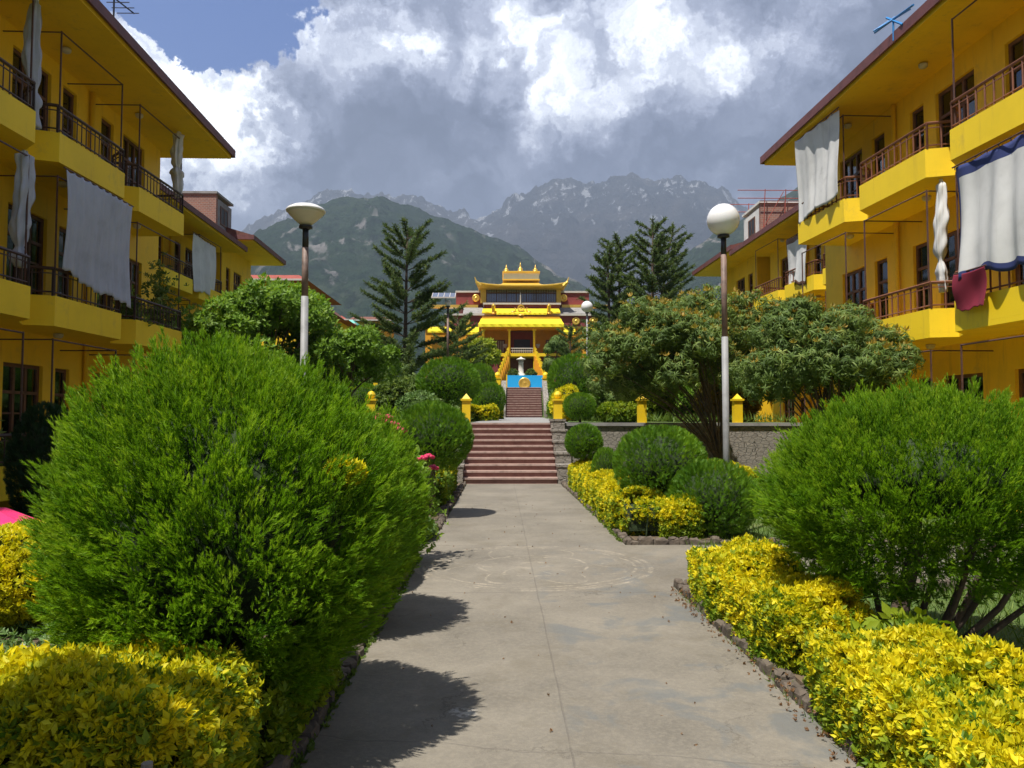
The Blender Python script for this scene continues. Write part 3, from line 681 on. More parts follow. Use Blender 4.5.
sc_.tube([(11.4, 32.8, 10), (12.3, 32.8, 11.6)], .016, 5); sc_.tube([(12.5, 32.8, 10), (13.2, 32.8, 11.6)], .016, 5)
sc_.build('scaffold', M['red_roof'], r_, og)
# rooftop gadgets
p = at(118, 27, 12.9+2.2); r_ = MB()
o_ = Vector((-7.45, 14.6, 9.35))
r_ = MB(); r_.tube([o_, o_+Vector((0, 0, .45))], .018, 6); r_.tube([o_+Vector((-.1, -.5, .45)), o_+Vector((.1, .6, .47))], .015, 5)
for q in range(6): r_.tube([o_+Vector((-.22, -.45+q*.2, .45)), o_+Vector((.22, -.45+q*.2, .45))], .009, 4)
tag(r_.build('roof_aerial', M['black'], org=o_), 'dark comb-shaped aerial on the left roof edge', 'aerial')
o_ = Vector((7.85, 14.9, 9.33)); r_ = MB()
r_.tube([o_-Vector((0, 0, .1)), o_+Vector((0, 0, .35))], .02, 6).tube([o_+Vector((0, -.75, .22)), o_+Vector((0, .75, .45))], .022, 6).tube([o_+Vector((0, -.35, .05)), o_+Vector((0, .25, .5))], .025, 6)
r_.tube([o_+Vector((-.25, .1, .2)), o_+Vector((.3, -.1, .5))], .018, 6).tube([o_+Vector((-.2, .4, .3)), o_+Vector((.2, .3, .55))], .018, 6)
tag(r_.build('roof_aerial', M['blueiron'], org=o_), 'bright blue aerial on the right roof edge', 'aerial')
# ------------------------------------------------------------------ cloths on the balconies
def w2(x, y): c_, s_ = math.cos(ROT), math.sin(ROT); return Vector((x*c_-y*s_, x*s_+y*c_, 0))
def sheet(name, label, A, B, zt, zb, mat, folds=14, amp=.05, sag=.0, wave=.06, seed=0, border=None, group=None, low=None, trim_top=.0, pin=0):
    """hanging cloth from A to B (xy), thin solid"""
    rr = random.Random(seed); nu, nv = 90, 30; V = []; d = (B-A); n_ = Vector((-d.y, d.x, 0)).normalized(); ph = [rr.uniform(0, 6.28) for _ in range(6)]
    for j in range(nv+1):
        for i in range(nu+1):
            u, v = i/nu, j/nv
            zz_b = zb+wave*math.sin(u*9+ph[0])+wave*.6*math.sin(u*23+ph[1])-sag*math.sin(PI*u)+(low(u) if low else 0)
            z = zt-.03*abs(math.sin(u*PI*folds*.5))+(zz_b-zt)*v
            off = amp*(.35+.65*v)*(math.sin(u*folds*2*PI*.5+ph[2]+.8*math.sin(v*2+ph[5]))+.5*math.sin(u*folds*1.7*PI+ph[3]))+.04*math.sin(v*4+u*3+ph[4])
            V.append(tuple(A+d*u+n_*off+Vector((0, 0, z))))
    Fc = [(j*(nu+1)+i, j*(nu+1)+i+1, (j+1)*(nu+1)+i+1, (j+1)*(nu+1)+i) for j in range(nv) for i in range(nu)]
    me = bpy.data.meshes.new(name); me.from_pydata([tuple(Vector(v_)-A) for v_ in V], [], Fc); me.materials.append(mat)
    if border:
        me.materials.append(border)
        for k_, f_ in enumerate(me.polygons):
            j, i = divmod(k_, nu); f_.material_index = 1 if (j < 3 or j > nv-3 or i < 3 or i > nu-2) else 0
    me.polygons.foreach_set('use_smooth', [True]*len(me.polygons))
    o = bpy.data.objects.new(name, me); C.objects.link(o); o.location = A
    md = o.modifiers.new('s', 'SOLIDIFY'); md.thickness = .006
    rd_ = MB().tube([Vector((0, 0, zt+.012))-d*.03, Vector((0, 0, zt+.012))+d*1.03], .014, 6)
    for q in range(9): rd_.tube([d*(q/8)+Vector((0, 0, zt-.05)), d*(q/8)+Vector((0, 0, zt+.01))], .008, 4)
    rd_.build('rod', M['iron'], o)
    return tag(o, label, 'curtain', group)
def tied(name, label, P, zt, zb, mat, r=.16, knot=.8, seed=0, lean=(0, 0)):
    rr = random.Random(seed); n = 40; ring = 28; V = []; ph = [rr.uniform(0, 6.28) for _ in range(4)]
    for j in range(n+1):
        t = j/n; z = zt+(zb-zt)*t
        g = .62+.30*math.sin(PI*min(1, t*1.1))+.07*math.sin(t*9+ph[3])+.08*math.sin(t*23+ph[1])
        g *= 1-.50*math.exp(-((t-knot)/.05)**2)
        if abs(t-knot-.06) < .05: g *= 1.25
        if t < .03: g *= .4
        for q in range(ring):
            a = 2*PI*q/ring; rad_ = r*g*(1+.20*math.sin(a*5+ph[0]+t*2)+.10*math.sin(a*13+ph[2]+t*5)+.16*math.sin(a*8+ph[1]-t*3))
            rad_ *= 1+.10*math.sin(t*31+a*3)
            V.append((P.x+rad_*math.cos(a)*.75+lean[0]*t+.03*math.sin(t*6+ph[2]), P.y+rad_*math.sin(a)+lean[1]*t, z))
    b = MB(); b.v = V; b.f = [(j*ring+q, j*ring+(q+1) % ring, (j+1)*ring+(q+1) % ring, (j+1)*ring+q) for j in range(n) for q in range(ring)]+[tuple(range(ring)), tuple(range(n*ring, (n+1)*ring))]
    o = b.build(name, mat, None, (P.x, P.y, zt), True); return tag(o, label, 'curtain')
pL = lambda u, y: w2(XL(u), y); pR = lambda u, y: w2(XR(u), y)
sheet('hanging_curtain', 'big grey curtain screening the middle balcony of the near left block', pL(1.20, 14.3), pL(1.30, 16.75), 6.28, 4.08, M['cloth_grey'], 20, .022, wave=.04, seed=1, low=lambda u: .34*(1-u), group=None)
tied('hanging_curtain', 'grey curtain gathered and knotted, left of the big grey sheet on the middle floor', pL(1.05, 13.25), 6.25, 4.25, M['cloth_grey'], .17, .84, 2)
tied('hanging_curtain', 'pale knotted curtain on the top balcony at the upper left corner', pL(1.05, 13.45), 9.0, 6.75, M['cloth_grey'], .15, .72, 3)
tied('hanging_curtain', 'bunched white curtain at the far end of the left top balcony', pL(1.08, 19.75), 9.05, 7.35, M['cloth_white'], .17, .55, 4)
sheet('hanging_curtain', 'tall plain white sheet on the top balcony of the near right block', pR(1.42, 19.75), pR(1.34, 17.6), 9.05, 6.90, M['cloth_white'], 7, .03, wave=.05, seed=5, low=lambda u: .1*u)
sheet('hanging_curtain', 'white sheet with navy border on the middle balcony at the right frame edge', pR(1.44, 13.05), pR(1.40, 10.8), 6.12, 4.10, M['cloth_white'], 6, .05, wave=.04, seed=6, border=M['cloth_blue'])
sheet('hanging_cloth', 'small maroon cloth hung below the navy-bordered sheet', pR(1.50, 13.05), pR(1.49, 12.25), 4.20, 3.58, M['cloth_red'], 2, .015, wave=.02, seed=7)
tied('hanging_curtain', 'twisted white curtain tied to a rusty post, right block middle floor', pR(1.0, 14.2), 6.28, 4.10, M['cloth_white'], .13, .72, 8)
sheet('hanging_curtain', 'white curtain on the second left block above the tree', w2(XBL(1.2), 29.2), w2(XBL(1.2), 31.6), 8.75, 6.65, M['cloth_white'], 5, .04, seed=9)
sheet('hanging_curtain', 'off-white curtain with dark edge on the second right block', w2(XBR(1.3), 28.9), w2(XBR(1.3), 27.1), 8.6, 6.7, M['cloth_white'], 4, .04, seed=10, border=M['wood'])
sheet('hanging_cloth', 'pale laundry cloth on the middle balcony of the second left block', w2(XBL(1.2), 24.2), w2(XBL(1.2), 25.9), 5.0, 4.1, M['cloth_grey'], 4, .04, seed=11)
0 and sheet('hanging_cloth', 'peach towel on the railing of the right top balcony', pR(1.31, 15.35), pR(1.30, 14.95), 7.55, 7.12, paint('peach_towel', (.62, .30, .20), .9), 1, .01, wave=.01, seed=12)
# potted climbers on left middle balcony
def pot(label, P, seed, h=.9, n=160):
    r_ = thing('potted_plant', label, 'potted plant', P)
    MB().lathe((0, 0, 0), [(.11, 0), (.15, .26), (.17, .27), (.17, .31), (.14, .31)], 14).build('pot', M['plant_pot'], r_, smooth=True)
    g = np.random.default_rng(seed); Q = g.normal(size=(n, 3))*[.16, .22, .24*h]+[0, 0, .35+.35*h]
    V, T = stamp(CLW, Q, g.normal(size=(n, 3))+[0, 0, .5], g.uniform(.08, .15, n), g)
    npmesh('foliage', V, T, M['mango'], tints(CLW, n, g), r_)
    MB().tube([(0, 0, .2), (.03, .04, .6), (-.02, .0, .5+.6*h)], .012, 5).build('stem', M['bark'], r_)
zf = TL[1]-.45+EYE
pot('green potted plant on the left middle balcony beside the big curtain', pL(.75, 17.9)+Vector((0, 0, zf)), 1, 1.0)
pot('tall climbing potted plant at the far end of the left middle balcony', pL(.85, 19.4)+Vector((0, 0, zf)), 2, 2.2, 260)
pot('small potted plant on the ground balcony of the left block', pL(.8, 13.0)+Vector((0, 0, TL[2]-.45+EYE)), 3, .8)
# ------------------------------------------------------------------ bushes and hedges
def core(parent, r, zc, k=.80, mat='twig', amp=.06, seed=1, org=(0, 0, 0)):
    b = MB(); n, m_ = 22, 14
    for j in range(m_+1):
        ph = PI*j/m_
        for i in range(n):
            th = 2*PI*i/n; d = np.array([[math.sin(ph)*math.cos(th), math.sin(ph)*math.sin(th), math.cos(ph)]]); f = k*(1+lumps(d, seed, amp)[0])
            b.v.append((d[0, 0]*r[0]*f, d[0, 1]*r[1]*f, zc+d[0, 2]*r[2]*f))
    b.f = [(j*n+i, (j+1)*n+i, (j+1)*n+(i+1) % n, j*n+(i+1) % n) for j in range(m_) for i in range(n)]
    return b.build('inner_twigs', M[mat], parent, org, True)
def bush(name, label, cat, P, r, zc, n, L, mat='thuja', tmpl=TH, seed=1, amp=.05, up=.75, cut=-.92, group=None, trunk=None, k=.70, jit=.38, depth=.20, rz=0):
    root = thing(name, label, cat, P, rz, group); g = np.random.default_rng(seed)
    d = fib(int(n*1.25), g); d = d[d[:, 2] > cut][:n]; n = len(d)
    f = 1+lumps(d, seed, amp)-depth*g.random(n)**2
    Pn = d*np.array(r)*f[:, None]+[0, 0, zc]
    # tip sinks in by its own length so that the outline keeps the stated radius
    D = nrm(d/np.array(r)*min(r))*.75+np.array([0, 0, up])+g.normal(size=(n, 3))*jit
    Ls = g.uniform(.6, 1.25, n)*L; Pn = Pn-nrm(D)*Ls[:, None]*.75
    keep = Pn[:, 2] > .02; Pn, D, Ls, d = Pn[keep], D[keep], Ls[keep], d[keep]; n = len(Pn)
    V, T = stamp(tmpl, Pn, D, Ls, g)
    tn = np.clip(g.normal(.45, .22, n)+lumps(d, seed+5, .25), 0, 1)
    npmesh('foliage', V, T, M[mat], np.repeat(tn, len(tmpl[0])), root)
    core(root, r, zc, k, seed=seed, amp=amp)
    tb = MB(); q = trunk or .05
    tb.tube([(0, 0, -.05), (.02, .01, zc*.5), (0, 0, zc)], q, 7, q*.7); tb.build('trunk', M['bark'], root, smooth=True)
    return root
def plumes(d, r, zc, g, seed, per, L, plen, pw_, amp, lean=.55, depth=.12):
    """sprays gathered into upswept pointed plumes all over the crown"""
    m_ = len(d); f = 1+lumps(d, seed, amp)-depth*g.random(m_)
    tip = d*np.array(r)*f[:, None]+[0, 0, zc]; ax = nrm(nrm(d/np.array(r)*min(r))*.8+np.array([0, 0, lean])+g.normal(size=(m_, 3))*.16)
    pl = plen*g.uniform(.7, 1.25, m_); t = g.random((m_, per))**.75
    rad_ = pw_*(1-t)**.7*(.35+t)*1.5; off = g.normal(size=(m_, per, 3)); off /= np.linalg.norm(off, axis=2, keepdims=True)
    tip = tip+ax*(g.random((m_, 1))**4*.09-.01)
    P = tip[:, None, :]-ax[:, None, :]*(pl[:, None, None]*(1-t[..., None]))+off*rad_[..., None]
    D = ax[:, None, :]*1.0+off*.42*(1-t[..., None]*.6)+g.normal(size=(m_, per, 3))*.16
    Ls = g.uniform(.65, 1.2, (m_, per))*L*(1-.25*t); P = P-D*(Ls[..., None]*.7)
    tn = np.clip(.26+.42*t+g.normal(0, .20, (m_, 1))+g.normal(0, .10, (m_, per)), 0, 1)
    return P.reshape(-1, 3), D.reshape(-1, 3), Ls.ravel(), tn.ravel()
def thuja(name, label, P, r, zc, n, per, seed, L=.075, plen=.26, pw_=.062, amp=.10, cut=-.92, keepf=None, trunk=.06, k=.80, mat='thuja'):
    root = thing(name, label, 'bush', P); g = np.random.default_rng(seed); d = fib(int(n*1.5), g); d = d[d[:, 2] > cut][:n]
    if keepf is not None: d = d[keepf(d, g)]
    Q, D, Ls, tn = plumes(d, r, zc, g, seed, per, L, plen, pw_, amp); ok = Q[:, 2] > .02; Q, D, Ls, tn = Q[ok], D[ok], Ls[ok], tn[ok]
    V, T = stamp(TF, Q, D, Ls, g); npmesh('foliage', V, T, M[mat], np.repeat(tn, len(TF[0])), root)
    core(root, (r[0], r[1], r[2]), zc, k, seed=seed, amp=amp) if keepf is None else core(root, (r[0], r[1], r[2]*.70), zc+.10, .48, seed=seed, amp=amp)
    if keepf is None:
        tb = MB(); tb.tube([(0, 0, -.05), (.02, .01, zc*.5), (0, 0, zc)], trunk, 7, trunk*.7); tb.build('trunk', M['bark'], root, smooth=True)
    return root
# foreground thujas
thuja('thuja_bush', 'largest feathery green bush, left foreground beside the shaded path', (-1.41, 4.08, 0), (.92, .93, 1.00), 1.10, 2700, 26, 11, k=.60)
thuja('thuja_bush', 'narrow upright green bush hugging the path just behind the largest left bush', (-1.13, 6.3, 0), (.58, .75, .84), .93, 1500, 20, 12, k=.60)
def cutlow(d, g):
    low = (d[:, 2] < -.30) & (d[:, 0] > -.30); return ~(low & (g.random(len(d)) < .42))
op = thuja('thuja_bush', 'large domed green bush on the right with bare limbs showing beneath', (2.95, 5.35, 0), (1.12, 1.02, .80), 1.16, 2700, 25, 21, keepf=cutlow, cut=-.85)
tb = MB(); rr = random.Random(4)
for q in range(12):
    a = -1.3+q*.27; e = rr.uniform(.55, 1.0); p = Vector((-.22, -.05, -.03)); pts = [p.copy()]; h = Vector((math.cos(a), math.sin(a), 0))
    for s_ in range(6): p = p+h*e*.19+Vector((rr.uniform(-.03, .03), rr.uniform(-.03, .03), .05+.05*s_)); pts.append(p.copy())
    tb.tube(pts, .036, 6, .012)
tb.tube([(-.22, -.05, -.03), (-.2, 0, .3), (-.05, 0, .8)], .07, 8, .05); tb.build('trunk', M['bark'], op, smooth=True)
# clipped round topiaries: one prototype on a short trunk, copies scaled
proto = bush('topiary_bush', 'clipped round green bush right of the path, in front of the lamp post', 'bush', (2.42, 11.7, 0), (.72, .72, .62), 1.00, 5600, .085, mat='thuja_dark', seed=31, amp=.05, trunk=.06, cut=-.95)
bush('topiary_bush', 'low round green bush between the large domed bush and the clipped one on a trunk', 'bush', (3.02, 10.95, 0), (.64, .64, .56), .56, 5200, .085, mat='thuja_dark', seed=39, trunk=.05)
tops_ = [
         ('tiny round green bush sunk in the far golden hedge beside the path', (2.06, 15.0, 0), 2, (.40, .40, .72)),
         ('small round green bush on the wall top beside the right yellow pillar', (2.55, 24.6, 1.38), 4, (.75, .75, .75)),
         ('big round green bush on the upper terrace below the right globe lamp', (2.95, 30.0, 1.5), 5, (1.6, 1.6, 1.75)),
         ('wide mushroom-shaped bush on the upper terrace left of the stairs', (-1.85, 27.5, 1.55), 6, (1.85, 1.6, 1.50)),
         ('round green bush on the upper terrace touching the stairs on the left', (-.40, 31.0, 1.4), 7, (.92, .92, 1.15)),
         ('round green bush partly hidden behind the mushroom-shaped bush', (-.85, 35.0, 1.6), 8, (1.0, 1.0, 1.7)),
         ('small clipped ball bush on the upper left terrace beneath the araucaria', (-5.55, 31.0, 1.3), 9, (1.2, 1.2, 1.2)),
         ('small clipped ball bush left of another, farther back on the left terrace', (-7.0, 32.0, 1.3), 10, (1.3, 1.3, 1.3))]
for lb, P, a, s_ in tops_:
    c = copy_tree(proto, lb, P, a*1.3, s_)
bush('topiary_bush', 'round green bush at the foot of the stairs, against the stone wall', 'bush', (1.98, 18.2, 0), (.46, .46, .44), 1.16, 3200, .085, mat='thuja_dark', seed=38, trunk=.05)
bush('topiary_bush', 'ball-headed topiary on a bare trunk left of the path, before the stairs', 'topiary', (-1.18, 13.4, 0), (.73, .73, .62), 1.38, 6000, .10, mat='thuja_dark', seed=32, amp=.05, trunk=.05)
bush('conifer_bush', 'dark rounded conifer bush against the shaded left block', 'bush', (-6.75, 11.6, 0), (.52, .52, .95), 1.0, 3500, .11, mat='cypress', seed=33)
bush('thuja_bush', 'bush just outside the left foreground, planted unseen to shade the golden hedge', 'bush', (-2.35, 1.35, 0), (.62, .62, .72), .80, 4000, .12, seed=34)  # unseen bush, added for the shadow on the left golden hedge
bush('golden_shrub', 'golden-leaved shrub at the left edge below the pink umbrella', 'shrub', (-3.80, 6.3, 0), (.62, .6, .42), .42, 5200, .055, mat='duranta', tmpl=CL, seed=35, k=.85)
sp_ = bush('golden_shrub', 'small golden sprig poking out of the left bushes', 'shrub', (-1.10, 4.15, 0), (.10, .08, .07), 1.42, 90, .05, mat='duranta', tmpl=CL, seed=36, k=.3, trunk=.008)
for ch in list(sp_.children):
    if ch.name.startswith('trunk'): bpy.data.objects.remove(ch)
    else: ch.location = (.36, -.42, 0)
MB().tube([(0, 0, 0), (.02, -.02, .7), (.34, -.40, 1.40)], .009, 5).build('stem', M['bark'], sp_)
def leafbush(label, P, r, zc, mat, seed, n=1500, L=.13, tmpl=CLW, name='leafy_shrub', group=None):
    return bush(name, label, 'shrub', P, r, zc, n, L, mat=mat, tmpl=tmpl, seed=seed, amp=.12, up=.3, k=.78, group=group, jit=.6)
leafbush('dark leafy shrub on the left terrace beside the araucaria trunk', (-3.6, 29.0, 1.6), (1.1, 1.0, 1.0), .8, 'mango', 41, 1800, .16)
leafbush('broad leafy shrub on the left terrace below the teal-roofed house', (-7.4, 28.0, 1.6), (1.6, 1.2, 1.3), 1.1, 'light_tree', 42, 2400, .18)
leafbush('pale green shrub behind the left yellow pillar', (-2.7, 26.0, 1.6), (.8, .8, .55), .5, 'pale_plant', 43, 1200, .12)
leafbush('shrub with golden leaves behind the right yellow pillar', (2.2, 25.6, 1.6), (.55, .5, .6), .65, 'duranta', 44, 900, .11)
leafbush('golden green shrub between the small bush and the mango tree on the terrace', (3.9, 25.0, 1.6), (.8, .5, .40), .35, 'duranta_green', 45, 1100, .10)
leafbush('low golden shrubs at the stone wall foot beside the lamp post', (5.0, 19.6, 0), (1.5, .45, .38), .30, 'duranta', 46, 1800, .09)
leafbush('dark shrub at the foot of the ball-headed topiary', (-1.35, 15.5, 0), (.35, 1.6, .45), .45, 'light_tree', 47, 1500, .09)
leafbush('silvery plant spilling over the kerb at the path mouth on the left', (-1.12, 10.9, 0), (.22, .55, .17), .15, 'pale_plant', 48, 700, .07)
leafbush('green shrub covering the left stone wall', (-2.7, 21.8, 0), (1.3, .8, .9), .8, 'light_tree', 49, 1800, .13)
leafbush('dark shrub in front of the left terrace wall, behind the large bush', (-5.2, 21.5, 0), (1.3, 1.0, 1.1), 1.0, 'mango', 50, 1900, .15)
leafbush('green shrub beside the upper flight of steps on the right', (3.45, 47.6, 1.8), (.55, .8, .9), .7, 'light_tree', 51, 700, .16)
leafbush('low leafy plants under the domed right bush near the hedge', (2.42, 4.55, 0), (.28, .38, .26), .24, 'duranta_green', 52, 420, .10)
for q, (x_, y_, m_, lb) in enumerate(((5.4, 29, 'duranta_green', 'green shrub on the right terrace between the mango trunks'), (7.2, 30.5, 'light_tree', 'leafy shrub on the right terrace below the tallest araucaria'), (4.6, 33, 'mango', 'dark shrub on the right terrace behind the slim globe lamp'), (8.6, 29, 'mango_new', 'rust-tipped shrub on the right terrace near the yellow block'), (1.2+3.6, 41, 'light_tree', 'shrub on the upper terrace right of the steps'))):
    leafbush(lb, (x_, y_, 1.6), (1.2, .9, .95), .8, m_, 300+q, 1500, .16)
def hedge(label, x0, x1, y0, y1, h, n, L, seed, mat='duranta', group='clipped golden hedges', amp=.05, green=.35, zb=.0):
    n = int(n*1.75); L = L*.72; amp = amp*1.35
    org = ((x0+x1)/2, (y0+y1)/2, zb); root = thing('golden_hedge', label, 'hedge', org, 0, group); g = np.random.default_rng(seed)
    lx, ly = (x1-x0)/2, (y1-y0)/2; At, Ax, Ay = 4*lx*ly, 2*ly*h, 2*lx*h; A = At+2*Ax+2*Ay
    c = g.random(n); u, v = g.uniform(-1, 1, n), g.uniform(-1, 1, n); P = np.zeros((n, 3)); N = np.zeros((n, 3))
    e = np.cumsum([At, Ax, Ax, Ay, Ay])/A; fi = np.searchsorted(e, c); fi = np.minimum(fi, 4)
    zz = (v+1)/2*h
    for k_, (px_, py_, pz_, nx_) in enumerate(((u*lx, v*ly, np.full(n, h), (0, 0, 1)), (np.full(n, lx), u*ly, zz, (1, 0, 0)), (np.full(n, -lx), u*ly, zz, (-1, 0, 0)), (u*lx, np.full(n, ly), zz, (0, 1, 0)), (u*lx, np.full(n, -ly), zz, (0, -1, 0)))):
        s_ = fi == k_; P[s_] = np.stack([px_, py_, pz_], 1)[s_]; N[s_] = nx_
    # round the edges, then let the surface swell and dip
    q = np.abs(P/np.array([lx, ly, h])); ed = np.sort(q, 1)[:, 1]; P -= (P-[0, 0, h*.5])*(np.clip(ed-.62, 0, 1)**2*2.1)[:, None]*.5
    w_ = np.sin(P[:, 0]*7+seed)+np.sin(P[:, 1]*5.3+seed*2)+.7*np.sin(P[:, 1]*11+P[:, 0]*6)+.5*np.sin(P[:, 1]*2.1+seed)
    P += N*(w_*amp/2*np.where(N[:, 2] > .5, 1, .35))[:, None]; P -= N*(g.random(n)**2*.06)[:, None]
    taper = np.clip(1-P[:, 2]/h, 0, 1); P[:, :2] *= (1-.06*taper)[:, None]
    P += g.normal(size=(n, 3))*.012
    D = N*.55+[0, 0, .35]+g.normal(size=(n, 3))*.62; Ls = g.uniform(.6, 1.3, n)*L
    P -= nrm(D)*Ls[:, None]*.5
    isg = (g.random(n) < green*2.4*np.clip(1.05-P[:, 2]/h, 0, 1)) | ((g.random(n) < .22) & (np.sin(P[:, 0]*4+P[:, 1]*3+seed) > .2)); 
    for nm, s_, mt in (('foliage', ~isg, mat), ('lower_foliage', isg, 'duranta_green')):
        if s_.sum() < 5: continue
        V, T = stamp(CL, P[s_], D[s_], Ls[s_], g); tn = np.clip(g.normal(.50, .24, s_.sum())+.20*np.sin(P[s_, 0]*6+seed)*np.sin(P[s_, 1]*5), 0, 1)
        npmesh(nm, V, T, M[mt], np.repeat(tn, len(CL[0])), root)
    TW = MB().box(x0+lx*.42, x1-lx*.42, y0+.16, y1-.16, zb+h*.2, zb+h-.15)
    # stems at the base
    b = TW; rr = random.Random(seed); m_ = max(4, int((y1-y0)*4))
    for q_ in range(m_):
        yy = y0+(y1-y0)*(q_+.5)/m_; xx = rr.uniform(x0+.1, x1-.1); b.tube([(xx, yy, zb), (xx+rr.uniform(-.1, .1), yy+rr.uniform(-.1, .1), zb+h*.6)], .012, 5)
    b.build('inner_twigs', M['twig'], root, org)
    return root
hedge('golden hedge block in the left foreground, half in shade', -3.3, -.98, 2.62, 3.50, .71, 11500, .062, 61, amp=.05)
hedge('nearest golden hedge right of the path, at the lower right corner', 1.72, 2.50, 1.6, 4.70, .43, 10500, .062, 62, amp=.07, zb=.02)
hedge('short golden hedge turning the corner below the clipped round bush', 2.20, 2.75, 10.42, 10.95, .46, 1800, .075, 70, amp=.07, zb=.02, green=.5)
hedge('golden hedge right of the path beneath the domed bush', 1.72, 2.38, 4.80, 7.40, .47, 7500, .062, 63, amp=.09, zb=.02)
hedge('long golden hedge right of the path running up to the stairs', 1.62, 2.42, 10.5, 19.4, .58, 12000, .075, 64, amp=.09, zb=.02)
hedge('green-gold hedge strip on the left beyond the narrow bush', -1.42, -1.03, 7.2, 9.2, .92, 2600, .07, 65, green=.7)
hedge('low green-gold hedge beside the ball-headed topiary', -1.5, -1.03, 14.3, 19.2, .75, 3000, .08, 66, green=.8)
hedge('low golden hedge below the round bush on the upper left terrace', -1.55, -.05, 29.0, 29.9, .62, 1300, .10, 67, zb=1.6)
hedge('low golden hedge beyond the mushroom bush at the upper path', -1.0, .15, 35.5, 36.4, .75, 900, .12, 68, zb=1.65)
hedge('green-gold creeper at the foot of the large left bush by the kerb', -1.32, -1.0, 3.5, 5.0, .42, 1100, .07, 69, mat='duranta_green', green=.9)
# rose plants on the left
def roses(label, P, h, seed, n=5):
    r_ = thing('rose_plant', label, 'rose plant', P); g = np.random.default_rng(seed); b = MB(); rr = random.Random(seed); heads = []
    for q in range(n):
        tip = Vector((rr.uniform(-.18, .18), rr.uniform(-.2, .2), h*rr.uniform(.85, 1.03))); b.tube([(0, 0, 0), tip*.5+Vector((rr.uniform(-.05, .05), 0, 0)), tip], .009, 5)
        f = MB(); heads.append(f)
        for e in range(9):
            a = e*2.4; rad_ = .012+.005*e; c_ = tip+Vector((math.cos(a)*rad_, math.sin(a)*rad_, .02-.003*e)); f.lathe(c_, [(.004, -.02), (.026, -.01), (.032, .012), (.012, .028)], 6)
    Q = g.normal(size=(200, 3))*[.13, .13, .22*h]+[0, 0, h*.55]; V, T = stamp(CLW, Q, g.normal(size=(200, 3))+[0, 0, .4], g.uniform(.05, .09, 200), g)
    npmesh('foliage', V, T, M['light_tree'], tints(CLW, 200, g), r_); b.build('stem', M['bark'], r_); [f_.build('flower', M['redflower'], r_, smooth=True) for f_ in heads]
roses('rose plant with crimson blooms rising between the left bushes', (-1.17, 8.5, 0), 1.66, 1, 6)
roses('lower rose plant with faded blooms near the ball-headed topiary', (-.98, 9.2, 0), 1.25, 2, 3)
# grass and ground cover
def scatter(name, x0, x1, y0, y1, n, tm, L, mat, seed, ztop=.03, zf=None, up=1.0, jit=.5, skip=None, zs=0):
    g = np.random.default_rng(seed); x = g.uniform(x0, x1, n); y = g.uniform(y0, y1, n)
    dens_ = np.sin(x*2.1+seed)+np.sin(y*1.7+2)+np.sin(x*5+y*4)*.6; k_ = g.random(n) < .75+.2*dens_; x, y = x[k_], y[k_]
    z = np.full(len(x), ztop)+g.random(len(x))*zs; P = np.stack([x, y, z], 1); n = len(P)
    V, T = stamp(tm, P, g.normal(size=(n, 3))*jit+[0, 0, up], g.uniform(.6, 1.4, n)*L, g)
    return tag(npmesh(name, V, T, M[mat], np.repeat(np.clip(g.normal(.5, .25, n), 0, 1), len(tm[0]))), kind='stuff')
scatter('grass', 2.45, 8.2, 1.5, 13.5, 36000, BL, .11, 'grass', 71, -.01)
scatter('grass', 2.5, 9.0, 13, 23, 9000, BL, .16, 'grass', 72, -.01)
scatter('ground_cover', -7.2, -2.2, 3.6, 9.2, 22000, CLW, .045, 'pale_plant', 73, .02, zs=.12)
scatter('white_blossom', -7.2, -2.2, 3.6, 9.2, 1700, CLW, .028, 'petal', 74, .14, zs=.06)
scatter('grass', -8.4, -2, 9.4, 23, 9000, BL, .15, 'grass', 75, -.01)
scatter('grass', -9, -1.0, 24, 45, 8000, BL, .25, 'grass', 76, 1.62, zs=.1)
scatter('grass', 2.3, 9.4, 24, 45, 7000, BL, .25, 'grass', 77, 1.62, zs=.1)
scatter('weeds', 1.69, 1.84, 2.2, 7.5, 1500, BL, .05, 'grass', 78, .01)
scatter('fallen_leaves', 1.62, 1.84, 2.0, 7.5, 420, CL, .02, 'dry_leaf', 83, .03, up=.5, jit=1.2, zs=.05)
scatter('weeds', 1.62, 1.72, 10.5, 19.5, 500, CL, .045, 'grass', 79, .01)
scatter('weeds', -1.0, -.93, 2.5, 9.3, 380, CL, .03, 'grass', 80, .01)
scatter('fallen_leaves', 1.60, 1.78, 2.0, 7.5, 170, CL, .022, 'dry_leaf', 81, .016, up=.5, jit=1.2)
scatter('fallen_leaves', -.93, 1.6, 1.8, 16, 110, CL, .016, 'dry_leaf', 82, .016, up=.5, jit=1.2)
# stake sticking up in the left hedge
tag(MB().tube([(-1.12, 2.52, 0), (-1.12, 2.52, .565)], .022, 7, .018).build('wooden_stake', M['barkgrey'], org=(-1.12, 2.52, 0)), 'short pale wooden stake in front of the left golden hedge', 'stake')
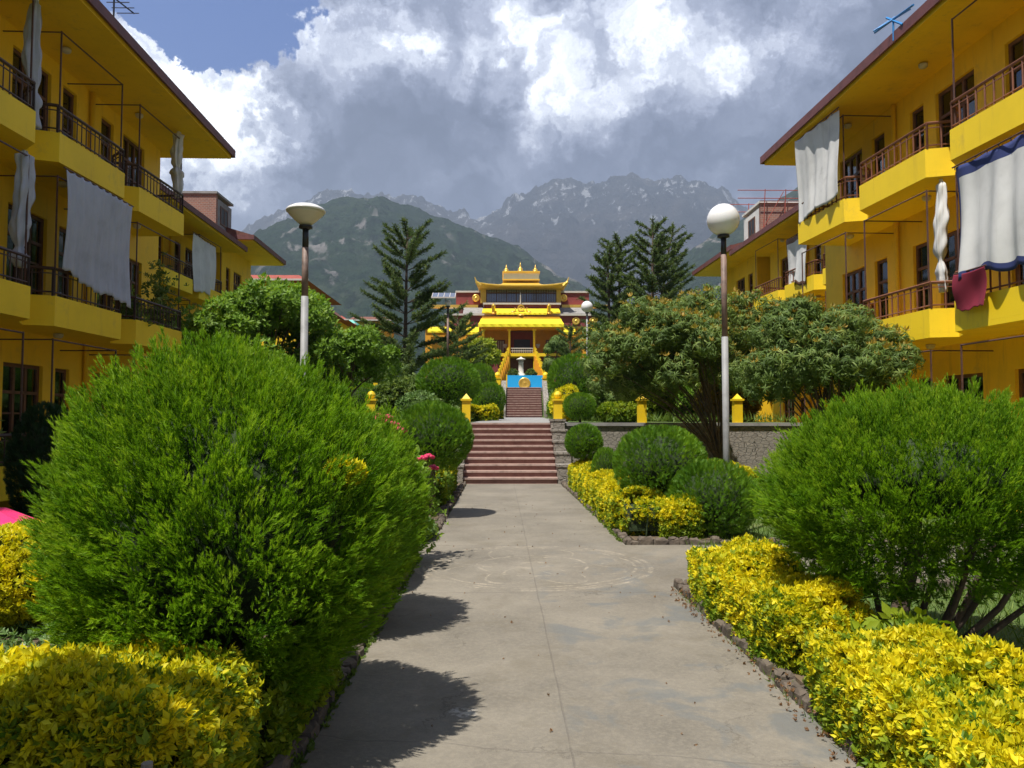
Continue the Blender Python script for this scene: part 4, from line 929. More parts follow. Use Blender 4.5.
# pink umbrella lying open
um = thing('umbrella', 'bright pink umbrella lying open beyond the golden shrub at the left edge', 'umbrella', (-5.12, 7.3, .12)); b = MB(); n = 8
b.v.append((0, 0, .72))
for q in range(n*4):
    a = 2*PI*q/(n*4); e = abs(((q % 4)/4)-.5)*2; rr_ = .62*(.93+.07*e); b.v.append((rr_*.72*math.cos(a), rr_*.72*math.sin(a), .66+.03*e)) 
for q in range(n*4):
    a = 2*PI*q/(n*4); e = abs(((q % 4)/4)-.5)*2; rr_ = .78*(.90+.10*e); b.v.append((rr_*math.cos(a), rr_*math.sin(a), .50+.02*e))
m4 = n*4
b.f = [(0, 1+q, 1+(q+1) % m4) for q in range(m4)]+[(1+q, 1+m4+q, 1+m4+(q+1) % m4, 1+(q+1) % m4) for q in range(m4)]
o = b.build('canopy', M['pink'], um, smooth=False); o.modifiers.new('s', 'SOLIDIFY').thickness = .004
MB().tube([(0, 0, .8), (0, 0, 0)], .009, 6).build('handle', M['black'], um)
# ------------------------------------------------------------------ trees
def limbs(b, base, tips, r0, seed, steps=6, bend=.18):
    rr = random.Random(seed)
    for t_ in tips:
        t_ = Vector(t_); pts = []
        for k_ in range(steps+1):
            u = k_/steps; p = Vector(base).lerp(t_, u); p.z = base[2]+(t_.z-base[2])*(u**.8)
            hb = Vector((t_.x-base[0], t_.y-base[1], 0))*(-bend*math.sin(PI*u)*.6); p += hb+Vector((rr.uniform(-1, 1), rr.uniform(-1, 1), rr.uniform(-.5, .5)))*.05*math.sin(PI*u)*(t_-Vector(base)).length*.5
            pts.append(p)
        b.tube(pts, r0, 7, r0*.22)
def leafy_tree(name, label, P, c, r, mat, tmpl, L, seed, nclump=26, per=85, trunk=.11, fork=.8, bark='bark', cr=.30, newg=0, up=.35, multi=5):
    """c: crown centre (rel), r: crown radii"""
    root = thing(name, label, 'tree', P); g = np.random.default_rng(seed)
    d = fib(nclump*3, g); d = d[d[:, 2] > -.62][:nclump]; cc = np.array(c)+d*np.array(r)*g.uniform(.45, 1.02, (len(d), 1))
    rad_ = cr*min(r)*g.uniform(.75, 1.3, len(cc))
    Ps, Ds = [], []
    for q, R in zip(cc, rad_):
        dd = fib(per, g); dd = dd[dd[:, 2] > -.75]; f = g.uniform(.68, 1.12, (len(dd), 1)); Ps.append(q+dd*[R*1.15, R*1.15, R*.85]*f); Ds.append(dd+[0, 0, up]+g.normal(size=dd.shape)*.3)
    Ps, Ds = np.concatenate(Ps), np.concatenate(Ds); n = len(Ps); tn = np.clip(g.normal(.42, .25, n), 0, 1)
    V, T = stamp(tmpl, Ps, Ds, g.uniform(.7, 1.25, n)*L, g); npmesh('crown', V, T, M[mat], np.repeat(tn, len(tmpl[0])), root)
    if newg:
        s_ = (Ds[:, 2] > .75) & (g.random(n) < newg) & (Ps[:, 2] > c[2]-.1*r[2]); 
        V, T = stamp(CL, Ps[s_]+[0, 0, L*.15], nrm(Ds[s_])+[0, 0, .8], g.uniform(.6, 1.2, s_.sum())*L*.70, g); npmesh('new_growth', V, T, M['mango_new'], np.repeat(g.random(s_.sum()), len(CL[0])), root)
    b = MB(); b.tube([(0, 0, -.1), (.03, .02, fork*.5), (0, 0, fork)], trunk, 9, trunk*.85)
    idx = g.permutation(len(cc))[:max(multi, nclump//2)]
    limbs(b, (0, 0, fork-.05), [cc[i] for i in idx], trunk*.55, seed)
    b.build('trunk', M[bark], root, smooth=True); return root
leafy_tree('mango_tree', 'mango tree with a thin slanting trunk before the stone wall', (6.0, 20.9, 0), (-1.40, 0, 3.15), (2.15, 1.7, 1.62), 'mango', LG, .20, 91, 62, 95, .05, .45, cr=.29, newg=.36)
leafy_tree('mango_tree', 'mango tree closer to the yellow right block, touching its balcony', (6.6, 15.2, 0), (-.22, 0, 2.80), (1.55, 1.35, 1.32), 'mango', LG, .165, 92, 54, 95, .06, .6, cr=.29, newg=.22)
leafy_tree('mango_tree', 'taller mango tree on the terrace below the right araucarias', (7.3, 27.0, 1.6), (0, 0, 2.7), (2.6, 1.8, 1.7), 'mango', LG, .27, 93, 40, 70, .12, 1.0, cr=.34, newg=.38)
leafy_tree('mango_tree', 'low mango tree at the terrace edge left of the thin slanting trunk', (3.9, 26.2, 1.55), (0, 0, 1.15), (1.2, .9, .85), 'mango', LG, .22, 94, 20, 70, .07, .5, cr=.36, newg=.2)
leafy_tree('leafy_tree', 'bright green leafy tree at the corner of the left blocks', (-7.9, 26.3, 0), (0, 0, 4.45), (2.75, 1.8, 1.65), 'light_tree', CLW, .20, 95, 46, 110, .12, 1.6, cr=.32)
leafy_tree('leafy_tree', 'smaller bright leafy tree right of the one at the block corner', (-5.2, 26.5, 1.5), (0, 0, 2.1), (1.4, 1.2, 1.15), 'light_tree', CLW, .18, 96, 24, 100, .08, .9, cr=.34)
leafy_tree('leafy_tree', 'yellowish green tree left of the temple stairs', (-1.5, 68, 3.6), (0, 0, 4.1), (1.7, 1.3, 1.7), 'lime_tree', CLW, .42, 97, 18, 40, .1, 1.8, cr=.34)
leafy_tree('leafy_tree', 'dark tree beside the temple steps on the right', (4.9, 66, 3.6), (0, 0, 3.6), (1.5, 1.2, 1.9), 'mango', LG, .45, 98, 18, 40, .1, 1.6, cr=.34)
leafy_tree('leafy_tree', 'dark green tree at the far left end of the terrace, beyond the ball bushes', (-6.9, 38, 1.7), (0, 0, 2.4), (2.0, 1.5, 1.5), 'mango', LG, .30, 99, 24, 60, .1, 1.2, cr=.34)
def araucaria(label, P, h, R, seed, lean=(0, 0), zmin=.10, pw=.8, dens=1.0):
    root = thing('araucaria_tree', label, 'tree', P); g = np.random.default_rng(seed); rr = random.Random(seed)
    Ps, Ds, Ls = [], [], []; b = MB(); tb = MB()
    axis = lambda t: Vector((lean[0]*t*t, lean[1]*t*t, h*t))
    tb.tube([axis(q/8) for q in range(9)], .17*h/10, 8, .03)
    t = zmin; wi = 0
    while t < .985:
        nb = rr.choice((4, 5)); a0 = rr.uniform(0, 6.28); Rl = R*(.26+.74*min(1, (1-t)/.85)**pw)*(.80+.3*rr.random())
        for q in range(nb):
            a = a0+2*PI*q/nb+rr.uniform(-.2, .2); l = Rl*rr.uniform(.72, 1.08); h2 = Vector((math.cos(a), math.sin(a), 0)); pts = []
            el0 = .14+.42*t+rr.uniform(-.10, .10); p = axis(t); m_ = max(4, int(l/.17))
            for s_ in range(m_+1):
                u = s_/m_; pts.append(p.copy()); el = el0+.22*u*u; p = p+(h2*math.cos(el)+Vector((0, 0, math.sin(el))))*l/m_
            b.tube(pts, .030, 4, .018, cap=False)
            sd_ = Vector((-h2.y, h2.x, 0)); up_ = Vector((0, 0, 1))
            for s_ in range(1, m_+1):
                u = s_/m_; c_ = pts[s_]; d_ = (pts[s_]-pts[s_-1]).normalized()
                if u < .22: continue
                for e in range(5):
                    ph = e*2*PI/5+rr.uniform(-.4, .4); rd = sd_*math.cos(ph)+up_*math.sin(ph)
                    Ps.append(c_-d_*rr.uniform(0, .17)); Ds.append(d_*.75+rd*.75); Ls.append(rr.uniform(.15, .24))
                if .2 < u < .92 and l > .9:      # side branchlets, thick and blunt
                    for sg in (-1, 1):
                        bl = (.42*(1-u)+.16)*min(1.2, l/2.2)*rr.uniform(.7, 1.2); bd = (d_*.75+sd_*sg*.75+up_*rr.uniform(.05, .45)).normalized(); nn_ = max(2, int(bl/.11))
                        for k_ in range(nn_):
                            for e in range(3):
                                rd = Vector((rr.uniform(-1, 1), rr.uniform(-1, 1), rr.uniform(-1, 1))).normalized(); Ps.append(c_+bd*bl*k_/nn_); Ds.append(bd*.9+rd*.6); Ls.append(rr.uniform(.15, .23))
        t += (.66+.12*rr.random())/h*(1-.32*t)
    Ps.append(axis(.97)); Ds.append(Vector((0, 0, 1))); Ls.append(.55)
    Ps, Ds, Ls = np.array(Ps), np.array(Ds), np.array(Ls); n = len(Ps)
    V, T = stamp(RP, Ps, Ds, Ls, g); npmesh('crown', V, T, M['arau'], np.repeat(np.clip(g.normal(.45, .25, n), 0, 1), len(RP[0])), root)
    b.build('branches', M['bark'], root, smooth=True); tb.build('trunk', M['bark'], root, smooth=True); return root
leafy_tree('leafy_tree', 'round-headed young tree added unseen outside the left foreground, shading the golden hedge', (-3.05, .92, 0), (.35, 0, 4.75), (.66, .55, .50), 'light_tree', CLW, .12, 110, 22, 90, .05, 3.9, cr=.5)  # added out of view; crown set where its shadow crosses the hedge
araucaria('araucaria standing alone on the left of the temple, tiers of upswept branches', (-4.95, 40, 1.7), 10.0, 4.3, 101, (.1, 0))
araucaria('slimmer araucaria nearest the temple on the right', (6.45, 45, 1.8), 10.3, 3.1, 102, (-.1, 0), pw=.9)
araucaria('small araucaria in front of the temple wing, behind the solar lamp', (-3.1, 56, 2.0), 7.2, 3.4, 106, (0, 0), pw=.6)
araucaria('small araucaria in front of the temple on the right, behind the slim globe lamp', (5.5, 60, 2.2), 6.8, 2.4, 107, (0, 0), pw=.6)
araucaria('araucaria squeezed between the slim one and the tallest one', (7.35, 47, 2.0), 10.8, 3.5, 105, (0, 0), pw=.8)
araucaria('tallest araucaria in the right group', (8.55, 43, 1.8), 11.0, 3.6, 103, (.1, 0), pw=.7)
araucaria('rightmost araucaria leaning outward above the mango trees', (9.3, 46, 2.1), 11.3, 3.2, 104, (1.2, 0), pw=.75)
# ------------------------------------------------------------------ lamps
def lamp(label, P, ztop, r, kind, pole_r=.042, split=.55, rust=True):
    root = thing('street_lamp', label, 'lamp post', P); x, y, z = 0, 0, ztop-P[2]
    zb = z-2*r if kind == 'globe' else z-r*1.25
    m_ = zb*split
    MB().tube([(0, 0, -.02), (0, 0, m_)], pole_r*1.12, 10).build('pole_base', M['pole'], root, smooth=True)
    MB().tube([(0, 0, m_-.01), (0, 0, zb-.28)], pole_r, 10).build('pole', paint('rusty_lamp_pole', (.19, .125, .10), .6, .3, 9, 0, stain=(.38, .36, .34)) if rust else M['pole'], root, smooth=True)
    MB().tube([(0, 0, zb-.29), (0, 0, zb-.02)], pole_r*.95, 10).lathe((0, 0, zb-.04), [(pole_r, 0), (pole_r*2.1, .015), (pole_r*2.1, .045), (pole_r, .05)], 14).build('lamp_collar', M['black'], root, smooth=True)
    if kind == 'globe':
        MB().lathe((0, 0, zb+r), [(max(.002, r*math.sin(PI*k_/14)), -r*math.cos(PI*k_/14)) for k_ in range(15)], 28).build('globe', M['globe'], root, smooth=True)
    else:
        MB().lathe((0, 0, zb), [(.05, 0), (r*.55, r*.30), (r*.88, r*.62), (r, r*.80)], 28).build('lamp_bowl', M['dish'], root, smooth=True)
        MB().lathe((0, 0, zb+r*.80), [(r*1.02, -.008), (r*1.03, .012), (r*.95, r*.14), (r*.70, r*.28), (r*.35, r*.36), (.002, r*.38)], 28).build('lamp_cap', M['globe'], root, smooth=True)
    return root
p = at(723, 204, 11); lamp('tall lamp post with a white globe in front of the mango trees', (p.x, 11, 0), p.z, .232, 'globe', split=.66)
p = at(306, 203, 10); lamp('lamp post with a shallow cream bowl shade behind the largest left bush', (p.x, 10, 0), p.z, .247, 'bowl', split=.78)
p = at(587, 301, 30); lamp('slim globe lamp post on the terrace before the right araucarias', (p.x, 30, 1.6), p.z, .23, 'globe', .035, .97, False)
p = at(448, 300, 30); lr = lamp('globe lamp post with a solar panel beside the left araucaria', (p.x, 30, 1.6), p.z, .13, 'globe', .045, .5, True)
sp = MB(); zz = p.z-1.6+.05
sp.hexa([(-.62, -.28, zz-.02), (.30, -.28, zz-.02), (.30, .30, zz+.24), (-.62, .30, zz+.24), (-.62, -.285, zz+.02), (.30, -.285, zz+.02), (.30, .295, zz+.28), (-.62, .295, zz+.28)])
s1 = sp.build('solar_panel', paint('solar_cells', (.10, .12, .18), .2, .1, 8, 0), lr)
b = MB()
for x_ in (-.62, -.39, -.16, .07, .28): b.hexa([(x_, -.287, zz+.021), (x_+.02, -.287, zz+.021), (x_+.02, .293, zz+.281), (x_, .293, zz+.281), (x_, -.29, zz+.028), (x_+.02, -.29, zz+.028), (x_+.02, .29, zz+.288), (x_, .29, zz+.288)])
b.box(-.63, .31, -.30, -.289, zz-.025, zz+.03).build('panel_frame', M['trimwhite'], s1)
MB().tube([(-.1, 0, zz-.22), (-.1, 0, zz+.10)], .02, 6).build('panel_bracket', M['pole'], lr)
# ------------------------------------------------------------------ pillars
def pillar(label, P, w_, h, ball=False, group=None):
    r_ = thing('yellow_pillar', label, 'pillar', P, 0, group); a = w_/2
    MB().box(-a, a, -a, a, -.05, h).build('shaft', M['temple_yellow'], r_)
    c_ = MB(); c_.box(-a-.04, a+.04, -a-.04, a+.04, h+.002, h+.06)
    if ball: c_.lathe((0, 0, h+.062), [(a*.5, 0), (a*.95, a*.5), (a*1.0, a), (a*.7, a*1.6), (.01, a*1.9)], 14)
    else: c_.v += [(-a, -a, h+.062), (a, -a, h+.062), (a, a, h+.062), (-a, a, h+.062), (0, 0, h+.062+a*1.3)]; i = len(c_.v)-5; c_.f += [(i, i+1, i+4), (i+1, i+2, i+4), (i+2, i+3, i+4), (i+3, i, i+4)]
    c_.build('cap', M['temple_yellow'], r_)
for lb, px, bl in (('yellow pillar with pointed cap at the left top of the lower stairs', 466.5, False), ('yellow pillar with rounded cap at the right top of the lower stairs', 557.5, True),
                   ('yellow pillar on the stone wall, framed by the left mango tree branches', 641, False), ('yellow pillar on the stone wall just right of the globe lamp post', 736, False), ('yellow pillar on the left terrace edge, half sunk in shrubs', 372, True)):
    p = at(px, 420, 23.45); pillar(lb, (p.x, 23.3, 1.60), .25, .66, bl)
for lb, px in (('yellow gate post left of the blue banner', 497.5), ('yellow gate post right of the blue banner', 545.5)):
    p = at(px, 390, 52.8); pillar(lb, (p.x, 52.8, 3.75), .42, .80, True)
fr_ = thing('yellow_fence', 'low yellow rail fence on the far left terrace', 'fence', (-6.3, 33.5, 1.6))
for q in range(3): MB().box(-.9+q*.9-.09, -.9+q*.9+.09, -.09, .09, 0, 1.7).build('post', M['temple_yellow'], fr_)
MB().box(-.8, .8, -.04, .04, 1.35, 1.5).box(-.8, .8, -.04, .04, .7, .82).build('rail', M['temple_yellow'], fr_)
# ------------------------------------------------------------------ temple
TY = 95.0; TO = Vector((at(521, 380, TY).x, TY, 3.8))
temple = thing('temple', 'maroon and golden temple with a gilded pagoda roof at the head of the stairs', 'temple', TO)
def tb(b, px0, px1, py0, py1, ya, yb, ref=None):
    """box whose front face, at depth ya, has these measured extents"""
    r = ref or ya; a, c = at(px0, py1, r), at(px1, py0, r); b.box(a.x, c.x, ya, yb, a.z, c.z); return b
def tpart(name, mat, boxes, parent=temple):
    b = MB()
    for q in boxes: tb(b, *q)
    return b.build(name, M[mat], parent, TO)
def zz_(py, y): return at(521, py, y).z
# lower body and wings
tpart('wall', 'orange', [(425, 482, 328, 392, 95, 112), (560, 618, 328, 392, 95, 112), (482, 560, 326, 392, 97.2, 112)])
tpart('maroon_wall', 'maroon', [(445, 597, 315.5, 326, 94.6, 112), (456, 589, 292.5, 304.5, 97, 112), (484, 560, 304.6, 308.5, 94.2, 97), (480, 497, 353, 392, 93.2, 95), (545, 562, 353, 392, 93.2, 95)])
tpart('parapet_cap', 'trimwhite', [(444, 598, 313.8, 315.3, 94.3, 112), (455.5, 589.5, 291, 292.4, 96.8, 112), (483, 561, 302.8, 304.4, 94, 97)])
for q in ((430, 478, 304.8, 307.5, 96.2, 97), (562, 608, 304.8, 307.5, 96.2, 97), (424, 482, 326.2, 328, 94.7, 95), (560, 618, 326.2, 328, 94.7, 95)): tpart('cornice', 'gold', [q])
def skirt(name, mat, px0, px1, py0, py1, flare, yt, out, n=30, wave=.05):
    """cloth canopy that slopes out from the wall and ends in a frilled edge"""
    a, c = at(px0, py0, yt), at(px1, py1, yt); b = MB(); top = a.z; bot = c.z; h = top-bot; f = flare*yt/F
    for j, (z, o_, e) in enumerate(((top, 0, 0), (top-h*.35, out*.45, f*.4), (top-h*.68, out, f), (bot, out+.02, f*1.02))):
        for i in range(n+1):
            u = i/n; x = (a.x-e)+(c.x-a.x+2*e)*u; b.v.append((x, yt-o_-(wave*math.sin(i*2.1) if j == 3 else 0), z))
    b.f = [(j*(n+1)+i, j*(n+1)+i+1, (j+1)*(n+1)+i+1, (j+1)*(n+1)+i) for j in range(3) for i in range(n)]
    i0 = len(b.v); m_ = n+1
    for e_, k_ in ((0, 0), (n, n)):
        b.v.append((b.v[k_][0], yt, bot)); b.f.append((k_, m_+k_, 2*m_+k_, 3*m_+k_, len(b.v)-1))
    return b.build(name, M[mat], temple, TO)
skirt('cloth_canopy', 'valance', 483, 559, 308.5, 314, 1, 94.1, .5)
skirt('cloth_canopy', 'valance', 497, 546, 309.5, 315.4, .5, 93.4, .6)
skirt('cloth_canopy', 'valance', 481, 561, 318.5, 328, 2.5, 92.6, 1.0)
skirt('side_canopy', 'valance', 466, 479, 327, 335, 0, 94.6, .5, 8); skirt('side_canopy', 'valance', 563, 575, 327, 335, 0, 94.6, .5, 8)
skirt('side_canopy', 'valance', 428, 452, 327, 333, 0, 94.6, .5, 10); skirt('side_canopy', 'valance', 586, 612, 327, 333, 0, 94.6, .5, 10)
tpart('canopy_beam', 'orange', [(482, 560, 316.8, 318.3, 92.7, 94.5), (482, 560, 326, 328.8, 92.7, 94.2)])
# porch
tpart('porch_floor', 'temple_yellow', [(495, 547, 353.2, 356.2, 91.0, 97.0), (480, 562, 353.2, 356, 93.0, 97.0)])
for px in (483.5, 509.3, 534.2, 560):
    o = tpart('column', 'temple_yellow', [(px-1.0, px+1.0, 328.8, 353.1, 92.9, 93.2), (px-2.0, px+2.0, 328.85, 330.5, 92.85, 93.25), (px-1.5, px+1.5, 351.6, 353.1, 92.84, 93.26)])
for px in (509, 534.5): tpart('lower_column', 'temple_yellow', [(px-1.1, px+1.1, 356.3, 392, 91.2, 91.5)])
d_ = tpart('door', 'maroon', [(511, 532.5, 332, 353.1, 97.0, 97.18)])
tpart('door_opening', 'black', [(514, 530, 339.5, 353, 96.9, 96.98)], d_); tpart('door_frame', 'fascia', [(510, 511, 331, 353.1, 96.88, 97.18), (532.6, 533.6, 331, 353.1, 96.88, 97.18), (511.1, 532.5, 331, 332, 96.88, 97.18)], d_)
for px in (500, 551, 490):
    wnd = tpart('window', 'fascia', [(px-5, px+5, 340, 352.5, 97.0, 97.18)]); tpart('pane', 'grille', [(px-4.2+k_*2.2, px-4.2+k_*2.2+1.3, 341, 352, 96.9, 96.98) for k_ in range(4)], wnd)
for px in (505, 538): tpart('porch_ornament', 'trimwhite', [(px-2, px+2, 344, 346, 95.5, 95.9), (px-1.2, px+1.2, 346.1, 347.6, 95.5, 95.9)])
b = MB()
for q in range(12): tb(b, 512.3+q*1.83, 512.7+q*1.83, 348.6, 353, 91.3, 91.35)
tb(b, 511, 533, 347.8, 348.6, 91.25, 91.4); tb(b, 511, 533, 350.6, 351.1, 91.28, 91.38); b.build('porch_railing', M['trimwhite'], temple, TO)
tpart('undercroft', 'fascia', [(510.2, 533.3, 358.5, 392, 94.2, 94.6)]); tpart('side_wing_wall', 'maroon', [(494, 508, 353.3, 375, 92.2, 93.1), (536, 548, 353.3, 375, 92.2, 93.1)])
# flanking stairs with yellow balusters
for sg in (-1, 1):
    b = MB(); st = MB()
    for q in range(9):
        px = 521.7+sg*(13.5+q*1.45); py = 347.5+q*3.4; tb(b, px-.65, px+.65, py, py+9, 90.6-q*.28, 90.85-q*.28)
        tb(st, *(sorted((px-.9, px+.9))), py+9.1, 392, 90.3-q*.28, 91.1-q*.28)
    for q in range(8):
        px = 521.7+sg*(14.2+q*1.45); py = 348.5+q*3.4; A, B = at(px-1, py, 90.7-q*.28), at(px+1, py+2, 90.75-q*.28); tb(b, px-.8, px+.8, py, py+1.6, 90.62-q*.28, 90.83-q*.28)
    b.build('stair_balustrade', M['temple_yellow'], temple, TO); st.build('stair_side', M['orange'], temple, TO)
# upper storey under the gilded roof
tpart('upper_wall', 'goldroof', [(480.5, 486, 288, 302.7, 96.0, 104), (556.5, 560.8, 288, 302.7, 96.0, 104), (486, 556.5, 287.5, 289.6, 95.95, 104)])
tpart('upper_room', 'lace', [(486.1, 556.4, 289.7, 302.7, 96.9, 104)])
g_ = tpart('upper_window', 'grille', [(486.2, 556.4, 289.7, 302.6, 96.30, 96.34)])
tpart('pane', 'glass', [(486.3, 556.3, 289.8, 302.5, 96.2, 96.22)], g_)
b = []
for q in range(29):
    px = 486.6+q*2.48; wd_ = .8 if q % 4 == 0 else .32; b.append((px-wd_/2, px+wd_/2, 289.7, 302.6, 96.02, 96.15))
b.append((486.3, 556.3, 292.6, 293.4, 96.0, 96.016)); b.append((486.3, 556.3, 301.9, 302.6, 96.0, 96.016)); tpart('window_frame', 'wood', b, g_)
tpart('glass_blind', 'cloth_grey', [(491+q*17, 498+q*17, 293.5, 302, 96.23, 96.27) for q in range(4)], g_)
# gilded roof, flared, with upturned corners
def pagoda():
    b = MB(); n = 36; cx = at(521.5, 280, TY).x; cy = 100.0; s_ = TY/F
    levels = [(18.5, 2.6, 279.6, 0), (20.5, 3.0, 281.2, 0), (26, 4.0, 283.2, 0), (33, 5.2, 285.0, .25), (41.5, 6.2, 286.3, 1.5), (43.5, 6.5, 287.0, 2.0), (43.5, 6.5, 288.0, 2.0), (39, 5.6, 288.3, 0)]
    rings = []
    for hw, hd, py, lift in levels:
        hx, hy = hw*s_, hd; z = zz_(py, TY); ring = []
        for q in range(4):
            (ax, ay), (bx, by) = [((-1, -1), (1, -1)), ((1, -1), (1, 1)), ((1, 1), (-1, 1)), ((-1, 1), (-1, -1))][q]
            for e in range(n//4):
                u = e/(n//4); x, y = ax+(bx-ax)*u, ay+(by-ay)*u; cor = abs(2*u-1)**4
                ring.append((cx+x*hx*(1+.03*lift*cor), cy+y*hy, z+lift*cor*.55*s_*3))
        rings.append(ring)
    for r_ in rings: b.v += r_
    for j in range(len(rings)-1):
        for q in range(n): b.f.append((j*n+q, j*n+(q+1) % n, (j+1)*n+(q+1) % n, (j+1)*n+q))
    b.f.append(tuple(range((len(rings)-1)*n, len(rings)*n)))
    rf = b.build('gilded_roof', M['goldroof'], temple, TO)
    for sx_ in (-1, 1):
        for sy_ in (-1, 1):
            p = Vector((cx+sx_*43.5*s_, cy+sy_*6.4, zz_(285, TY))); pts = [p+Vector((sx_*.1*k_, 0, 0.13*k_*k_*.35)) for k_ in range(5)]
            MB().tube([p-Vector((sx_*.3, 0, .35))]+pts, .22, 6, .05).build('corner_finial', M['gold'], rf, TO)
    return rf
rf = pagoda()
tpart('roof_box', 'goldpale', [(503.5, 539, 272.5, 279.8, 97.6, 102.4)]); tpart('roof_box_cornice', 'goldroof', [(502.5, 540, 271, 272.4, 97.3, 102.7), (502.8, 539.7, 279.0, 280.2, 97.4, 102.6)])
for px, top in ((506.3, 263.5), (520.5, 261), (535.5, 263.5)):
    p = at(px, 271, 99.2); h = at(px, top, 99.2).z-p.z
    MB().lathe((p.x, 99.8, p.z), [(.40, 0), (.40, h*.10), (.26, h*.14), (.34, h*.28), (.22, h*.40), (.10, h*.50), (.14, h*.60), (.05, h*.72), (.02, h)], 14).build('roof_finial', M['gold'], temple, TO, True)
# gilded roundels, wheel and deer, victory banners
for px, py, y in ((476, 298, 96.85), (563.5, 298, 96.85), (466.5, 321, 94.5), (576, 321, 94.5), (449, 321, 94.5), (593, 321, 94.5)):
    p = at(px, py, y); b = MB(); n = 20
    for r_, o_ in ((.48, 0), (.48, .06), (.34, .08), (.30, .05), (.14, .05), (.10, .12), (.01, .13)):
        b.v += [(p.x+r_*math.cos(2*PI*q/n), y-.01-o_, p.z+r_*math.sin(2*PI*q/n)) for q in range(n)]
    b.f = [(j*n+q, j*n+(q+1) % n, (j+1)*n+(q+1) % n, (j+1)*n+q) for j in range(6) for q in range(n)]; b.build('roundel', M['gold'], temple, TO, True)
p = at(521, 309.5, 93.0); b = MB(); n = 18; wy = 93.0
b.lathe((p.x, wy, p.z-.75), [(.45, 0), (.40, .12), (.18, .2), (.16, .3)], 12)
b.tube([(p.x+.38*math.cos(2*PI*q/n), wy, p.z+.15+.38*math.sin(2*PI*q/n)) for q in range(n+1)], .06, 6)
for q in range(4): a = PI*q/4; b.tube([(p.x-.38*math.cos(a), wy, p.z+.15-.38*math.sin(a)), (p.x+.38*math.cos(a), wy, p.z+.15+.38*math.sin(a))], .03, 5)
b.build('roof_wheel', M['gold'], temple, TO)
for sg in (-1, 1):
    x0 = p.x+sg*.75; b = MB(); b.tube([(x0+sg*.5, wy, p.z-.35), (x0, wy, p.z-.30)], .15, 7, .13).tube([(x0, wy, p.z-.28), (x0-sg*.08, wy, p.z+.05), (x0-sg*.22, wy, p.z+.08)], .08, 6, .05)
    for lx_ in (.05, .45): b.tube([(x0+sg*lx_, wy, p.z-.32), (x0+sg*(lx_+.1), wy, p.z-.68)], .05, 5, .04)
    b.tube([(x0-sg*.08, wy, p.z+.1), (x0, wy, p.z+.28)], .02, 4); b.build('deer_ornament', M['gold'], temple, TO, True)
for px in (493.5, 549):
    p = at(px, 314, 93.3); MB().lathe((p.x, 93.3, p.z), [(.25, 0), (.25, .1), (.16, .15), (.22, .25), (.22, .95), (.28, 1.0), (.16, 1.12), (.05, 1.3)], 12).build('victory_banner', M['gold'], temple, TO, True)
p = at(520.5, 302, 93.9); MB().tube([(p.x, 93.9, p.z-.3), (p.x, 93.9, zz_(292, 93.9))], .09, 6, .04).build('mast', M['trimwhite'], temple, TO)
# roofs of the lower wings
for a0, a1 in ((463, 483), (560, 592)):
    b = MB()
    A, B = at(a0, 313.7, 94.4), at(a1, 307.7, 96.1); b.hexa([(A.x, 94.4, A.z), (B.x, 94.4, A.z), (B.x, 96.1, A.z), (A.x, 96.1, A.z), (A.x, 94.4, A.z+.05), (B.x, 94.4, A.z+.05), (B.x, 96.1, B.z), (A.x, 96.1, B.z)])
    b.build('lean_to_roof', M['concrete'], temple, TO)
# blue banner panel and pale lantern statue in front of the temple
BY = 54.0; a, c = at(507.3, 388, BY), at(542.8, 375.3, BY); org = Vector(((a.x+c.x)/2, BY, 3.9))
bn = thing('banner_panel', 'bright blue panel with a golden emblem at the top of the upper stairs', 'banner', org)
MB().box(a.x, c.x, BY, BY+.08, 3.9, c.z).build('panel', M['cyan'], bn, org)
MB().box(a.x-.08, a.x-.004, BY-.02, BY+.1, 3.9, c.z+.05).box(c.x+.004, c.x+.08, BY-.02, BY+.1, 3.9, c.z+.05).build('frame', M['temple_yellow'], bn, org)
b = MB(); n = 20; cx_ = (a.x+c.x)/2-.04; cz_ = a.z+.33
for r_, o_ in ((.42, .002), (.42, .05), (.33, .07), (.29, .04), (.12, .04), (.01, .08)):
    b.v += [(cx_+r_*math.cos(2*PI*q/n), BY-o_, cz_+r_*.98*math.sin(2*PI*q/n)) for q in range(n)]
b.f = [(j*n+q, j*n+(q+1) % n, (j+1)*n+(q+1) % n, (j+1)*n+q) for j in range(5) for q in range(n)]; b.build('emblem', M['gold'], bn, org, True)
p = at(521, 376, 57); org = Vector((p.x, 57, 3.9)); st = thing('stone_lantern', 'pale stone lantern standing behind the blue panel', 'stone lantern', org)
z_ = p.z-3.9; H_ = at(521, 357, 57).z-3.9
MB().lathe((0, 0, 0), [(.62, 0), (.62, z_*.8), (.5, z_), (.36, z_+.08), (.20, z_+.22), (.17, H_-.42), (.24, H_-.36)], 12).build('shaft', M['statue'], st, smooth=True)
MB().lathe((0, 0, H_-.355), [(.17, 0), (.17, .14), (.36, .15), (.30, .22), (.10, .30), (.02, .38)], 12).build('cap', M['statue'], st, smooth=True)
for px, sd_, lb in ((513, 1, 'low potted shrub left of the pale stone lantern'), (531, 2, 'low potted shrub right of the pale stone lantern')):
    p = at(px, 374, 56); leafbush(lb, (p.x, 56, 3.9), (.42, .4, .45), 1.12, 'mango', 200+sd_, 350, .12)
